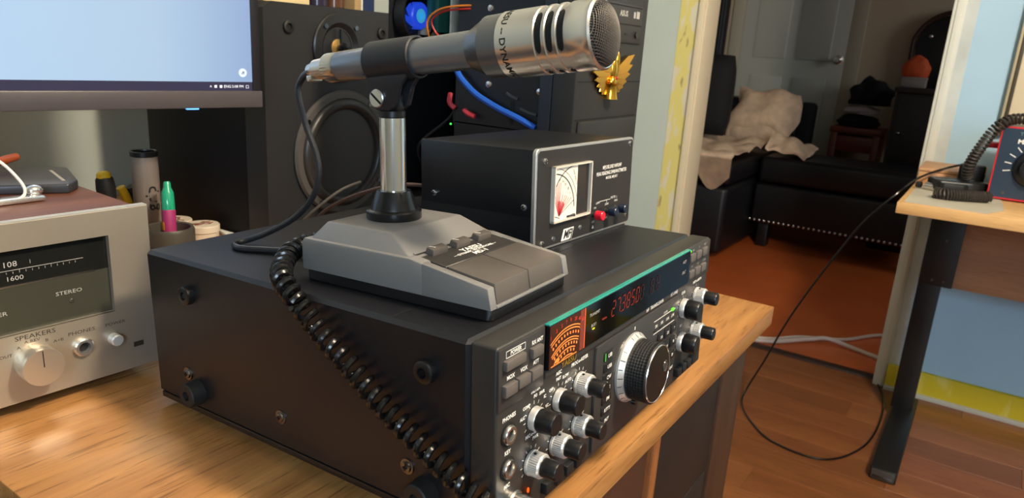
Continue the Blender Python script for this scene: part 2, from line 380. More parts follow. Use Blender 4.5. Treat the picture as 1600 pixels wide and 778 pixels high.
MB().ball((0.0640, -0.0030, 0.1035), 0.0022, 10, (1.8, 0.3, 0.8)).box((0.0560, yf-0.0003, 0.1010), (0.0900, yf, 0.1016)).obj('meter_lamp', mat('meter_lamp_glow', (90, 50, 20), 0.5, emit=(255, 150, 60), estr=1.0), dw)
MB().box((0.0945, yf, 0.1005), (0.0998, -0.0028, 0.1300)).obj('meter_bar', mat('meter_bar_brown', (90, 40, 28), 0.4, emit=(120, 52, 36), estr=0.7), dw, False)
MB().box((0.1008, yf, 0.1005), (0.1018, -0.0028, 0.1300)).obj('meter_bar_line', mat('meter_line_red', (120, 30, 20), 0.4, emit=(250, 110, 70), estr=0.9), dw, False)
SEG = {'0': 'abcdef', '1': 'bc', '2': 'abged', '3': 'abgcd', '4': 'fgbc', '5': 'afgcd', '6': 'afgedc', '7': 'abc', '8': 'abcdefg', '9': 'abcdfg', '-': 'g'}
def seven(mb, ch, x, z, w, h, t, sh=0.12, y=yf-0.0002):
    L = {'a': ((0, h), (w, h)), 'g': ((0, h/2), (w, h/2)), 'd': ((0, 0), (w, 0)), 'f': ((0, h/2), (0, h)), 'b': ((w, h/2), (w, h)), 'e': ((0, 0), (0, h/2)), 'c': ((w, 0), (w, h/2))}
    for c in SEG[ch]:
        (a, b), (c_, d) = L[c]
        if b == d: q = [(a+t*.6, b-t/2), (c_-t*.6, b-t/2), (c_-t*.6, b+t/2), (a+t*.6, b+t/2)]
        else: q = [(a-t/2, b+t*.6), (a+t/2, b+t*.6), (a+t/2, d-t*.6), (a-t/2, d-t*.6)]
        mb.raw([(x+p+r*sh, y, z+r) for p, r in q], [[0, 1, 2, 3]])
dg = MB(); x = 0.1425
for ch in '27.385.0':
    if ch == '.': dg.box((x-0.0012, yf-0.0003, 0.1115), (x-0.0004, yf, 0.1123)); continue
    seven(dg, ch, x, 0.1120, 0.0052, 0.0115, 0.0011); x += 0.0086
dg.box((0.1275, yf-0.0003, 0.1135), (0.1345, yf, 0.1146))
dg.obj('frequency_digits', mat('digit_red', (50, 8, 4), 0.5, emit=(150, 40, 18), estr=0.8), dw, False)
dg = MB()
for ch in '0': seven(dg, ch, x, 0.1120, 0.0052, 0.0115, 0.0011); x += 0.0086
x += 0.012
for ch in '88': seven(dg, ch, x, 0.1120, 0.0052, 0.0115, 0.0009); x += 0.0120
dg.obj('dim_digits', mat('digit_dim', (26, 6, 6), 0.5, emit=(70, 16, 12), estr=0.5), dw, False)
MB().text('TRANSMIT', 0.0034, TX(0.1150, 0.1224, yf-0.0003)).text('BUSY', 0.0034, TX(0.1142, 0.1140, yf-0.0003)).text('FAST', 0.0040, TX(0.2900, 0.1228, yf-0.0003)).text('SPLIT', 0.0040, TX(0.2900, 0.1130, yf-0.0003)).obj('window_lettering', PRINTG, dw, False)
MB().box((0.1125, yf-0.0003, 0.1106), (0.1160, yf, 0.1116)).obj('busy_lamp', mat('lamp_yellow', (160, 150, 30), 0.5, emit=(220, 210, 50), estr=0.8), dw, False)
# lettering on the panel
pl = MB(); plr = MB(); pbk = MB(); pnm = MB(); ptn = MB(); y0 = 0.0003; yb = -0.0008; ys = -0.0022; yn = -0.0012
for s_, x, z, h, y in (('POWER', 0.0180, 0.1252, 0.0036, yb), ('RX ANT', 0.0425, 0.1238, 0.0038, yb), ('ATT', 0.0415, 0.1098, 0.0038, yb), ('VOX', 0.0274, 0.1098, 0.0038, yb), ('MOX', 0.0128, 0.1098, 0.0038, yb),
        ('PHONES', 0.0138, 0.0822, 0.0040, y0), ('KEY', 0.0130, 0.0586, 0.0040, y0), ('MIC', 0.0130, 0.0350, 0.0040, y0), ('METER', 0.0440, 0.0892, 0.0038, y0), ('PO', 0.0440, 0.0850, 0.0032, y0), ('SWR', 0.0520, 0.0845, 0.0032, y0),
        ('IC', 0.0560, 0.0800, 0.0032, y0), ('VC', 0.0590, 0.0720, 0.0032, y0), ('COMP', 0.0335, 0.0808, 0.0032, y0), ('ALC', 0.0290, 0.0745, 0.0032, y0),
        ('AGC', 0.0735, 0.0905, 0.0038, y0), ('FAST', 0.0735, 0.0862, 0.0032, y0), ('SLOW', 0.0830, 0.0850, 0.0032, y0), ('AUTO', 0.0870, 0.0800, 0.0032, y0), ('OFF', 0.0640, 0.0815, 0.0032, y0),
        ('PROC-o-KEYER', 0.1030, 0.0895, 0.0038, y0), ('MIC-o-RF', 0.0400, 0.0590, 0.0036, y0), ('PWR', 0.0455, 0.0550, 0.0034, y0), ('AF-o-RF', 0.0715, 0.0575, 0.0036, y0), ('NB-o-SQL', 0.1030, 0.0580, 0.0036, y0),
        ('CLAR', 0.3040, 0.0895, 0.0038, y0), ('SHIFT-o-WIDTH', 0.3400, 0.0930, 0.0034, y0), ('VRF', 0.3040, 0.0565, 0.0036, y0), ('NOTCH', 0.3400, 0.0580, 0.0034, y0)):
    (pbk if y == yb else plr if x > 0.2 else pl).text(s_, h, TX(x, z, y), wid=0.95, bold=0.00012)
pnm.text('HF  TRANSCEIVER', 0.0046, TX(0.2330, 0.0962, yn), bold=0.00006).text('FT-990', 0.0052, TX(0.2760, 0.0962, yn), bold=0.00006, wid=1.05)
for (a, b, c, d) in ((0.0075, 0.1230, 0.0285, 0.1233), (0.0075, 0.1272, 0.0285, 0.1275), (0.0075, 0.1230, 0.0078, 0.1275), (0.0282, 0.1230, 0.0285, 0.1275)):
    pbk.box((a, yb, b), (c, yb+0.001, d))
# sub-panel print
for s_, x in (('250', 0.2360), ('500', 0.2485), ('2.0K', 0.2615), ('2.4K', 0.2735)): ptn.text(s_, 0.0036, TX(x, 0.0765, ys-0.0002), bold=0.00008)
ptn.box((0.2310, ys, 0.0815), (0.2790, ys+0.001, 0.0819)).box((0.2310, ys, 0.0700), (0.2790, ys+0.001, 0.0704))
ptn.text('CLEAR', 0.0030, TX(0.2560, 0.0840, ys)).box((0.1912-0.0006, ys, 0.0868), (0.1912+0.0006, ys+0.001, 0.0895))
def dial_ticks(x, z, r0, r1, angs):
    for a in angs:
        a = math.radians(a); c, s = math.cos(a), math.sin(a); t = 0.00022
        (plr if x > 0.2 else pl).raw([(x+r0*c-t*s, y0, z+r0*s+t*c), (x+r1*c-t*s, y0, z+r1*s+t*c), (x+r1*c+t*s, y0, z+r1*s-t*c), (x+r0*c+t*s, y0, z+r0*s-t*c)], [[0, 1, 2, 3]])
LK = ((0.0425, 0.0700, 's'), (0.0735, 0.0712, 's'), (0.1030, 0.0722, 'd'), (0.1025, 0.0405, 'd'), (0.0720, 0.0385, 'd'), (0.0405, 0.0388, 'd'), (0.3040, 0.0745, 'b'), (0.3385, 0.0780, 'd'), (0.3040, 0.0410, 'b'), (0.3385, 0.0425, 'd'))
for x, z, k in LK: dial_ticks(x, z, 0.0098, 0.0122, range(-30, 240, 30))
pl.obj('panel_lettering', PRINT, fp, False); plr.obj('panel_lettering', PRINT, fp, False); pbk.obj('button_lettering', PRINT, bb1, False); pnm.obj('model_lettering', PRINT, nst, False); ptn.obj('tuning_lettering', PRINT, sp, False)
MB().text('YAESU', 0.0062, TX(0.0835, 0.0962, yn-0.0004), bold=0.0002, wid=1.15).obj('brand_badge', mat('badge_gold', (196, 160, 70), 0.35, 0.7), rad, False)['label'] = 'gold maker badge below the meter'
# buttons
def btn(name, a, b, depth, m, base=-0.0006, par=rad):
    return MB().box((a[0], base-depth, a[1]), (b[0], base+0.001, b[1]), 0.0009, 2).obj(name, m, par)
for a, b in (((0.0045, 0.1160), (0.0260, 0.1224)), ((0.0336, 0.1144), (0.0464, 0.1212)), ((0.0334, 0.0996), (0.0464, 0.1068)), ((0.0186, 0.0996), (0.0318, 0.1068)), ((0.0040, 0.0990), (0.0172, 0.1068))):
    btn('push_button', a, b, 0.0032, BTN)
for x in (0.3150, 0.3312, 0.3474):
    for z in (0.1215, 0.1055): btn('push_button', (x-0.0065, z-0.0040), (x+0.0065, z+0.0040), 0.0026, BTN)
MB().box((0.3090, -0.0016, 0.1272), (0.3115, -0.0004, 0.1292), 0.0003).obj('indicator_lamp', mat('led_green', (60, 190, 40), 0.4, emit=(120, 240, 60), estr=0.9), rad)
rl = MB()
for x, s1, s2 in ((0.3185, 'A/B', 'VM'), (0.3345, 'M', 'RCL'), (0.3510, 'SPLIT', 'SCAN')):
    rl.text(s1, 0.0032, TX(x, 0.1278, yb-0.0001)).text(s2, 0.0032, TX(x, 0.1118, yb-0.0001))
rl.obj('button_lettering', PRINTG, bb2, False)
for i, s_ in enumerate(('LSB', 'USB', 'CW', 'AM', 'FM', 'RTTY', 'PKT')):
    z = 0.0808-0.0090*i
    k = btn('mode_key', (0.1365, z-0.0037), (0.1520, z+0.0037), 0.0012, DBTN, -0.0020)
    MB().text(s_, 0.0042, TX(0.1450, z, -0.0034), bold=0.0001).obj('key_lettering', PRINT, k, False)
    if i == 0: MB().box((0.1370, -0.0035, z-0.003), (0.1380, -0.0030, z+0.003)).obj('mode_lamp', mat('led_green2', (30, 90, 30), 0.5, emit=(90, 200, 70), estr=0.7), k)
for x in (0.2360, 0.2485, 0.2615, 0.2735): btn('filter_key', (x-0.0052, 0.0722), (x+0.0052, 0.0740), 0.0010, DBTN, -0.0020)
MB().box((0.2690, -0.0034, 0.0812), (0.2740, -0.0018, 0.0838), 0.0004).obj('indicator_lamp', MATS['led_green'], rad)
for r, row in enumerate((('1.8', '3.5', '7'), ('10', '14', '18'), ('21', '24.5', '28'), ('GEN', 'VFO', 'ENT'))):
    for c, s_ in enumerate(row):
        x = 0.2470+0.0150*c; z = 0.0635-0.0130*r
        k = btn('band_key', (x-0.0062, z-0.0048), (x+0.0062, z+0.0048), 0.0014, DBTN, -0.0020)
        MB().text(s_, 0.0036, TX(x, z, -0.0036), bold=0.00008).obj('key_lettering', PRINT, k, False)
for x in (0.0600, 0.0740, 0.0880, 0.1020, 0.3000, 0.3130, 0.3260, 0.3390): btn('small_key', (x-0.0050, 0.0075), (x+0.0050, 0.0160), 0.0050, DBTN, 0.0005)
MB().ball((0.0372, -0.0005, 0.0200), 0.0016, 10, (0.7, 0.5, 1.3)).obj('transmit_lamp', mat('led_orange', (230, 80, 20), 0.4, emit=(255, 90, 20), estr=1.3), rad)
# knobs (axis along -y)
KN = lambda i, j: 1.0 if (i % 2) else 0.955
def knob(x, z, kind):
    k = bpy.data.objects.new('control_knob', None); COL.objects.link(k); k.parent = rad; k.location = (x, 0, z); k.empty_display_size = 0.005
    ax = (0, -1, 0)
    if kind == 'd':
        MB().lathe([(0, 0), (0.0088, 0), (0.0088, 0.0015), (0.0082, 0.0020)], (0, 0, 0), ax, 40).lathe([(0.0084, 0.0018), (0.0084, 0.0090)], (0, 0, 0), ax, 72, KN).lathe([(0.0084, 0.0090), (0.0078, 0.0100), (0.0060, 0.0102), (0, 0.0102)], (0, 0, 0), ax, 40).obj('outer_ring', KALU, k)
        MB().lathe([(0.0064, 0.0100), (0.0064, 0.0205), (0.0058, 0.0215), (0, 0.0216)], (0, 0, 0), ax, 28).obj('inner_cap', BLK_PLAST, k)
        MB().cyl((-0.0015, -0.004, 0.0076), (-0.0015, -0.004, 0.0086), 0.0010, n=10).obj('set_screw', HOLE, k)
    else:
        R = 0.0080 if kind == 's' else 0.0092
        MB().lathe([(0, 0), (R*1.02, 0), (R*1.02, 0.0038), (R*0.96, 0.0046), (0, 0.0046)], (0, 0, 0), ax, 40).obj('skirt', KALU, k)
        MB().lathe([(R*0.92, 0.0046), (R*1.0, 0.0058), (R*0.96, 0.0160), (R*0.88, 0.0172), (0, 0.0173)], (0, 0, 0), ax, 36, lambda i, j: 1.0 if i % 6 else 0.975).obj('inner_cap', BLK_PLAST, k)
    return k
for x, z, k in LK: knob(x, z, k)
# main tuning knob
mk = bpy.data.objects.new('tuning_knob', None); COL.objects.link(mk); mk.parent = rad; mk.location = (0.1868, -0.0020, 0.0563); mk['label'] = 'large tuning knob with knurled rubber grip'
ax = (0, -1, 0)
MB().lathe([(0.0, 0.0002), (0.0290, 0.0002), (0.0290, 0.0022), (0.0258, 0.0062), (0, 0.0062)], (0, 0, 0), ax, 64).obj('skirt', KALU, mk)
tk = MB()
for i in range(24):
    a = 2*PI*i/24; t = 0.00030; L = 0.0268 if i % 2 else 0.0262
    c, s = math.cos(a), math.sin(a); g = lambda r: -(0.0022+(0.0290-r)/(0.0290-0.0258)*0.0040)-0.00015
    tk.raw([(0.0289*c-t*s, g(0.0289), 0.0289*s+t*c), (L*c-t*s, g(L), L*s+t*c), (L*c+t*s, g(L), L*s-t*c), (0.0289*c+t*s, g(0.0289), 0.0289*s-t*c)], [[0, 1, 2, 3]])
tk.obj('tick_marks', HOLE, mk, False)
prof = [(0.0246, 0.0062), (0.0252, 0.0070)]+[(0.0252, 0.0075+0.00115*j) for j in range(13)]+[(0.0252, 0.0228), (0.0244, 0.0238), (0.0230, 0.0240)]
MB().lathe(prof, (0, 0, 0), ax, 128, lambda i, j: 0.976 if (2 <= j <= 14 and (i % 2 or j % 2)) else 1.0).obj('grip', BLK_RUB, mk, angle=20)
MB().lathe([(0.0240, 0.0238), (0.0236, 0.0245), (0.0231, 0.0245), (0.0228, 0.0240)], (0, 0, 0), ax, 64).obj('trim_ring', CHROME, mk)
MB().lathe([(0.0229, 0.0238), (0.0224, 0.0244), (0, 0.0246)], (0, 0, 0), ax, 64).obj('face', mat('knob_face', (22, 22, 23), 0.22), mk)
MB().lathe([(0.0050, 0.0246), (0.0046, 0.0252), (0.0040, 0.0246), (0.0022, 0.0242), (0, 0.0241)], (0.0135, 0, 0.0025), ax, 24).obj('finger_dimple', mat('dimple', (60, 58, 56), 0.15), mk)
MB().cyl((0.196, -0.0018, 0.0215), (0.196, -0.0055, 0.0215), 0.0022, n=12).obj('torque_screw', STEEL, rad)
# sockets on the left of the panel
def jack(z):
    j = MB().lathe([(0.0065, 0), (0.0065, 0.0020), (0.0058, 0.0030), (0.0040, 0.0030), (0.0034, 0.0010), (0.0034, -0.006)], (0.0130, 0.0005, z), ax, 24).obj('socket', SATIN, rad)
    MB().lathe([(0.0078, 0), (0.0078, 0.0008), (0.0064, 0.0008)], (0.0130, 0.0004, z), ax, 24).obj('washer', HOLE, j)
    MB().cyl((0.0130, 0.0016, z), (0.0130, 0.0004, z), 0.0036, n=16).obj('hole', HOLE, j)
jack(0.0710); jack(0.0475)
MB().lathe([(0.0095, 0), (0.0095, 0.004), (0.0085, 0.005), (0.0070, 0.005), (0.0070, 0.001), (0, 0.001)], (0.0165, 0.0005, 0.0215), ax, 28).obj('microphone_socket', SATIN, rad)
# feet, bosses and screws of the case
for (y, z, r, d) in ((0.3111, 0.1029, 0.0078, 0.005), (0.0542, 0.1037, 0.0078, 0.005)):
    b = MB().lathe([(0.0, 0), (r*1.05, 0), (r, d), (r*0.85, d+0.0008), (r*0.45, d+0.0008), (r*0.38, d-0.002), (0, d-0.002)], (0, y, z), (-1, 0, 0), 28).obj('side_boss', BLK_PLAST, rad)
    MB().lathe([(r*0.36, d-0.0018), (r*0.30, d-0.0002), (0, d-0.0002)], (0, y, z), (-1, 0, 0), 6).obj('screw', DSTEEL, b)
for (y, z) in ((0.3100, 0.0165), (0.0560, 0.0165)):
    b = MB().lathe([(0.0, 0), (0.0112, 0), (0.0105, 0.011), (0.0095, 0.012), (0.0042, 0.012), (0.0038, 0.008), (0, 0.008)], (0, y, z), (-1, 0, 0), 32).obj('side_foot', BLK_RUB, rad)
    MB().cyl((-0.0078, y, z), (-0.0095, y, z), 0.0034, n=12).obj('screw', HOLE, b)
for (y, z) in ((0.3225, 0.0300), (0.2016, 0.0263), (0.0720, 0.0300)):
    s = MB().lathe([(0.0, 0), (0.0058, 0), (0.0056, 0.0010), (0, 0.0012)], (0, y, z), (-1, 0, 0), 20).lathe([(0.0042, 0.0008), (0.0036, 0.0022), (0, 0.0030)], (0, y, z), (-1, 0, 0), 16).obj('side_screw', STEEL, rad)
    MB().box((-0.0032, y-0.0018, z-0.0004), (-0.0018, y+0.0018, z+0.0004)).box((-0.0032, y-0.0004, z-0.0018), (-0.0018, y+0.0004, z+0.0018)).obj('slot', HOLE, s)
# feet on the desk: heights follow the tilt
def foot(x, y, r):
    h = -(RT @ Vector((x, y, 0))).z + DZ
    MB().cyl((x, y, 0), (x, y, h/math.cos(TILT)+0.0012), r, r*0.9, 20, 0.001).obj('foot', BLK_RUB, rad)
for x in (0.05, 0.318): foot(x, 0.060, 0.013); foot(x, 0.320, 0.011)

def on_radio(x, y, z=RH): return RT @ Vector((x, y, z))
# ------------------------------------------------------------------ microphone stand on the radio
GREY = mat('stand_grey', (122, 120, 118), 0.34, bump=0.05, bscale=1500)
GREYD = mat('stand_dark_panel', (48, 45, 43), 0.42)
GREYK = mat('stand_key_grey', (86, 80, 75), 0.40)
st = thing('microphone_stand', 'grey desk microphone base with chrome post and push-to-talk keys', 'microphone stand', on_radio(0.0815, 0.115, RH+0.0003), (-TILT, 0, math.radians(2.0)))
foot_poly = [(-0.0490, -0.0850), (0.0490, -0.0850), (0.0525, -0.0815), (0.0525, 0.0820), (0.0490, 0.0855), (-0.0490, 0.0855), (-0.0525, 0.0820), (-0.0525, -0.0815)]
MB().prism([(a*0.985, b*0.99) for a, b in foot_poly], 0.0, 0.0085, 'xy', 0.0008, 1).obj('tray', BLK_PLAST, st)
bd = MB()
prof_b = [(-0.0300, 0.0080), (-0.0300, 0.0305), (-0.0180, 0.0325), (0.0830, 0.0325), (0.0858, 0.0290), (0.0858, 0.0080)]
bd.prism(prof_b, -0.0530, 0.0530, 'yz', 0.0012, 2)
prof_c = [(-0.0855, 0.0080), (-0.0825, 0.0225), (-0.0285, 0.0308), (-0.0285, 0.0080)]
bd.prism(prof_c, -0.0530, -0.0455, 'yz', 0.0010, 2).prism(prof_c, 0.0455, 0.0530, 'yz', 0.0010, 2)
bd.box((-0.0460, -0.0858, 0.0080), (0.0460, -0.0280, 0.0100), 0.0006)
bd.obj('body', GREY, st)
hump = MB()
b_ = [(-0.0500, -0.0165), (0.0500, -0.0165), (0.0500, 0.0790), (-0.0500, 0.0790)]; t_ = [(-0.0410, 0.0075), (0.0410, 0.0075), (0.0410, 0.0700), (-0.0410, 0.0700)]
bmh = bmesh.new(); lo = [bmh.verts.new((x, y, 0.0322)) for x, y in b_]; hi = [bmh.verts.new((x, y, 0.0445)) for x, y in t_]
bmh.faces.new(lo[::-1]); bmh.faces.new(hi)
for i in range(4): bmh.faces.new((lo[i], lo[(i+1) % 4], hi[(i+1) % 4], hi[i]))
bmesh.ops.bevel(bmh, geom=bmh.edges[:], offset=0.0012, segments=2, profile=0.5, affect='EDGES')
hump.bm(bmh).obj('pedestal', GREY, st)
zs = lambda y: 0.0225+(y+0.0825)*(0.0083/0.0540)      # slope of the sloping deck
sl = math.atan(0.0083/0.0540)
# dark label panel and slider strip on the slope
MB().prism([(-0.0430, zs(-0.043)+0.0002), (-0.0155, 0.0328), (-0.0155, 0.0312), (-0.0430, 0.0262)], -0.0440, 0.0440, 'yz', 0.0004, 1).obj('label_panel', GREYD, st)
ltx = lambda x, y: Matrix.Translation((x, y, 0.0283+(y+0.0430)*(0.0042/0.0275)+0.0009)) @ Matrix.Rotation(math.atan(0.0042/0.0275), 4, 'X')
lb = MB().text('YAESU', 0.0064, ltx(0.002, -0.0312), wid=1.3, bold=0.0002).text('DYNAMIC MICROPHONE', 0.0036, ltx(0.002, -0.0352), wid=1.05, bold=0.0001).text('MD-1', 0.0058, ltx(0.002, -0.0395), wid=1.25, bold=0.0002)
for s in (-1, 1): lb.raw([ltx(0.002, -0.0352) @ Vector((s*0.0235+a, b, 0)) for a, b in ((-0.003, -0.0002), (0.003, -0.0002), (0.003, 0.0002), (-0.003, 0.0002))], [[0, 1, 2, 3]])
lb.obj('label_lettering', PRINT, st, False)
for i, x in enumerate((-0.0275, 0.0000, 0.0275)):
    k = MB().prism([(-0.0255, 0.0300), (-0.0262, 0.0358), (-0.0200, 0.0372), (-0.0180, 0.0320)], x-0.0085, x+0.0085, 'yz', 0.0007, 2).obj('slide_button', GREYK, st)
    MB().raw([(x-0.0070, -0.0210, 0.0374), (x-0.0035, -0.0240, 0.0366), (x-0.0030, -0.0236, 0.0367), (x-0.0065, -0.0206, 0.0375)], [[0, 1, 2, 3]]).obj('button_mark', PRINT, k, False)
MB().prism([(-0.0165, 0.0330), (-0.0150, 0.0338), (-0.0140, 0.0330)], -0.0440, 0.0440, 'yz').obj('deck_ridge', GREY, st)
for a, b in ((-0.0445, -0.0030), (-0.0022, 0.0445)):
    MB().prism([(-0.0845, 0.0102), (-0.0822, 0.0240), (-0.0445, 0.0292), (-0.0440, 0.0102)], a, b, 'yz', 0.0009, 2).obj('talk_key', GREYK, st)
# collar and post
PC_ = (0, 0.0405, 0)
MB().lathe([(0, 0.0440), (0.0205, 0.0440), (0.0212, 0.0450), (0.0212, 0.0505), (0.0203, 0.0515), (0.0182, 0.0520), (0.0138, 0.0645), (0.0128, 0.0660), (0, 0.0660)], PC_, (0, 0, 1), 48).obj('collar', mat('collar_black', (20, 20, 22), 0.24), st)
MB().cyl((0, 0.0405, 0.0655), (0, 0.0405, 0.1205), 0.0099, n=40).obj('post', mat('post_chrome', (240, 238, 236), 0.14, 0.95), st)
MB().cyl((0, 0.0405, 0.1203), (0, 0.0405, 0.1262), 0.0099, n=32, bev=0.0008).obj('post_cap', BLK_PLAST, st)
MB().box((-0.0045, 0.0320, 0.1255), (0.0045, 0.0490, 0.1380), 0.0015).obj('hinge', BLK_PLAST, st)
ck = MB()
arm = [(0.0300, 0.1300), (0.0345, 0.1262), (0.0470, 0.1258), (0.0535, 0.1310), (0.0560, 0.1480), (0.0620, 0.1510), (0.0180, 0.1530), (0.0255, 0.1440)]
ck.prism(arm, -0.0098, -0.0045, 'yz', 0.0010, 2).prism(arm, 0.0045, 0.0098, 'yz', 0.0010, 2)
# sleeve: open clip round the microphone handle
AX_E = math.radians(6.08)
fr = Vector((0, -math.cos(AX_E), math.sin(AX_E)))
CP = Vector((0.0, 0.0420, 0.1618))
s0 = CP-fr*0.0150
ck.lathe([(0.0136, 0), (0.0150, 0.0004), (0.0150, 0.0425), (0.0136, 0.0430), (0.0133, 0.0425), (0.0133, 0.0005), (0.0136, 0)], s0, fr, 36)
ck.obj('clip', mat('clip_black', (30, 31, 36), 0.4), st)
sw_ = MB().lathe([(0.0068, 0), (0.0068, 0.0016), (0.0060, 0.0022), (0, 0.0022)], (-0.0098, 0.0455, 0.1345), (-1, 0, 0), 28).obj('pivot_screw', SATIN, st)
MB().box((-0.0122, -0.0058, -0.0008), (-0.0118, 0.0058, 0.0008), X=Matrix.Translation((0, 0.0455, 0.1345)) @ Matrix.Rotation(math.radians(38), 4, 'X')).obj('slot', HOLE, sw_)

# ------------------------------------------------------------------ microphone in the clip (local y runs backwards along the barrel)
MST = st.matrix_basis.copy()
MST = Matrix.Translation(st.location) @ Euler(st.rotation_euler).to_matrix().to_4x4()
mp = MST @ CP
mrot = (Euler(st.rotation_euler).to_matrix() @ Matrix.Rotation(-AX_E, 3, 'X')).to_euler()
mic = thing('microphone', 'chrome-headed dynamic microphone with grey barrel held in the stand clip', 'microphone', mp, mrot)
F = (0, -1, 0)
MB().lathe([(0.0, -0.0500), (0.0108, -0.0500), (0.0113, -0.0490), (0.0122, 0.0000), (0.0130, 0.0755), (0.0131, 0.0767)], (0, 0, 0), F, 48).obj('barrel', mat('mic_barrel', (124, 126, 130), 0.27, 0.6), mic)
MB().lathe([(0.0131, 0.0765), (0.0198, 0.0905), (0.0205, 0.0913), (0.0207, 0.1062)], (0, 0, 0), F, 48).obj('shoulder', mat('mic_shoulder', (112, 112, 112), 0.24, 0.6), mic)
HR = 0.0213
hp = [(0.0200, 0.1055), (HR, 0.1062)]
for s in (0.1370, 0.1448, 0.1526): hp += [(HR, s-0.0030), (HR-0.0009, s-0.0024), (HR-0.0009, s+0.0024), (HR, s+0.0030)]
hp += [(HR, 0.1665), (HR+0.0004, 0.1672), (HR+0.0004, 0.1712), (HR-0.0008, 0.1725), (HR-0.0020, 0.1721)]
MB().lathe(hp, (0, 0, 0), F, 72).obj('head_shell', mat('mic_chrome', (230, 224, 216), 0.24, 0.9), mic)
slm = MB()
def around(ang, s, r): return Vector((-r*math.cos(ang), -s, r*math.sin(ang)))   # ang 0 looks along -x, 90 deg up
for s in (0.1370, 0.1448, 0.1526):
    for c in (12, 132, 252):
        n = 18; a0 = math.radians(c-38); a1 = math.radians(c+38); v = []; f = []
        for i in range(n+1):
            a = a0+(a1-a0)*i/n; w = 0.0019*math.sqrt(max(0.0, 1-(abs(2*i/n-1))**6))+0.0002
            v += [around(a, s-w, HR-0.0007), around(a, s+w, HR-0.0007)]
        for i in range(n): f.append([2*i, 2*i+2, 2*i+3, 2*i+1])
        slm.raw(v, f)
slm.obj('head_slots', HOLE, mic, False)
gp = [(HR-0.0016, 0.1712)]+[((HR-0.0018)*math.cos(t*PI/2/14), 0.1712+0.0065*math.sin(t*PI/2/14)) for t in range(1, 14)]+[(0.0005, 0.1778)]
gp = [(HR-0.0016, 0.1712)]+[((HR-0.0018)*math.cos(t*PI/2/24), 0.1712+0.0065*math.sin(t*PI/2/24)) for t in range(1, 24)]+[(0.0005, 0.1778)]
MB().lathe(gp, (0, 0, 0), F, 48).obj('grille', mat('grille_dark', (14, 14, 14), 0.7), mic)
gw = MB(); GR = HR-0.0014
for k in range(-12, 13):
    o_ = k*0.00155; hw = math.sqrt(max(0, GR*GR-o_*o_))
    if hw < 0.002: continue
    for ori in (0, 1):
        pts = []
        for i in range(15):
            q = -hw+2*hw*i/14; rr = math.sqrt(q*q+o_*o_)/GR; sy = 0.1716+0.0067*math.sqrt(max(0, 1-rr*rr))+(0.0002 if ori else 0)
            x_, z_ = (q, o_) if ori == 0 else (o_, q)
            pts.append((x_*0.966+z_*0.259, -sy, z_*0.966-x_*0.259))
        gw.tube(pts, 0.00036, 4)
gw.obj('grille_mesh', mat('grille_wire', (104, 100, 96), 0.35, 0.7), mic)
rt = MB()
rt.text('YAESU -- DYNAMIC MICROPHONE', 0.0062, None, 'LEFT', warp=lambda q: around(math.radians(86)-(q.x-0.0)/HR, 0.1120+q.y, HR+0.00012), wid=1.12, bold=0.0001)
rt.obj('ring_lettering', mat('black_print', (16, 16, 16), 0.5), mic, False)
cn = MB().lathe([(0, -0.0855), (0.0040, -0.0855), (0.0050, -0.0840), (0.0058, -0.0780), (0.0078, -0.0765), (0.0086, -0.0630), (0.0090, -0.0625)], (0, 0, 0), F, 32).obj('cable_connector', SATIN, mic)
MB().lathe([(0.0090, -0.0628), (0.0112, -0.0622), (0.0112, -0.0520), (0.0104, -0.0500)], (0, 0, 0), F, 64, lambda i, j: 0.965 if (i % 2 and 0 < j < 3) else 1.0).obj('knurled_nut', SATIN, cn)
MB().box((-0.0060, 0.0770, -0.0090), (0.0060, 0.0830, -0.0040), 0.0010).cyl((-0.0068, 0.080, -0.007), (0.0068, 0.080, -0.007), 0.0016, n=10).obj('cable_clamp', SATIN, cn)

# ------------------------------------------------------------------ cables of the microphone
tail = (Matrix.Translation(mp) @ Euler(mrot).to_matrix().to_4x4()) @ Vector((0, 0.0830, 0))
P_ = [tail]+[on_radio(*p) for p in ((0.081, 0.2555, 0.2780), (0.081, 0.2610, 0.2660), (0.081, 0.2535, 0.2410), (0.081, 0.2425, 0.2180), (0.080, 0.2395, 0.2000), (0.079, 0.2480, 0.1800), (0.077, 0.2700, 0.1605), (0.073, 0.3010, 0.1440), (0.066, 0.3210, 0.1355), (0.055, 0.3230, 0.1345), (0.0475, 0.3080, 0.1343), (0.055, 0.2880, 0.1343), (0.066, 0.2600, 0.1360), (0.074, 0.2300, 0.1440), (0.0765, 0.2050, 0.1500), (0.0775, 0.1985, 0.1510))]
tag(MB().tube(spline(P_, 10), 0.0027, 10).obj('microphone_cable', mat('cable_grey_black', (40, 40, 43), 0.35)), 'thin black cable looping from the microphone tail down behind its base', 'cable')
start = on_radio(0.060, 0.2010, 0.1500)
cpts = [start]+[on_radio(*p) for p in ((0.050, 0.2120, 0.1530), (0.0300, 0.2150, 0.1500), (0.0080, 0.2000, 0.1450), (-0.0060, 0.1820, 0.1400), (-0.0095, 0.1620, 0.1280), (-0.0095, 0.1400, 0.1110), (-0.0095, 0.1160, 0.0960), (-0.0095, 0.0900, 0.0780), (-0.0095, 0.0630, 0.0625), (-0.0095, 0.0360, 0.0490), (-0.0095, 0.0130, 0.0380), (-0.0080, -0.0080, 0.0290))]
dense = spline(cpts, 14)
cord = thing('coiled_cord', 'black coiled cord hanging from the microphone base across the radio side', 'cord', start)
toC = lambda pts: [p-start for p in pts]
n_up = 14*5
MB().tube(toC(helix(dense[:n_up], 0.0060, 14)), 0.0024, 8).obj('dense_coil', CORD, cord)
MB().tube(toC(helix(dense[n_up-1:], 0.0060, 22)), 0.0023, 8).obj('stretched_coil', CORD, cord)
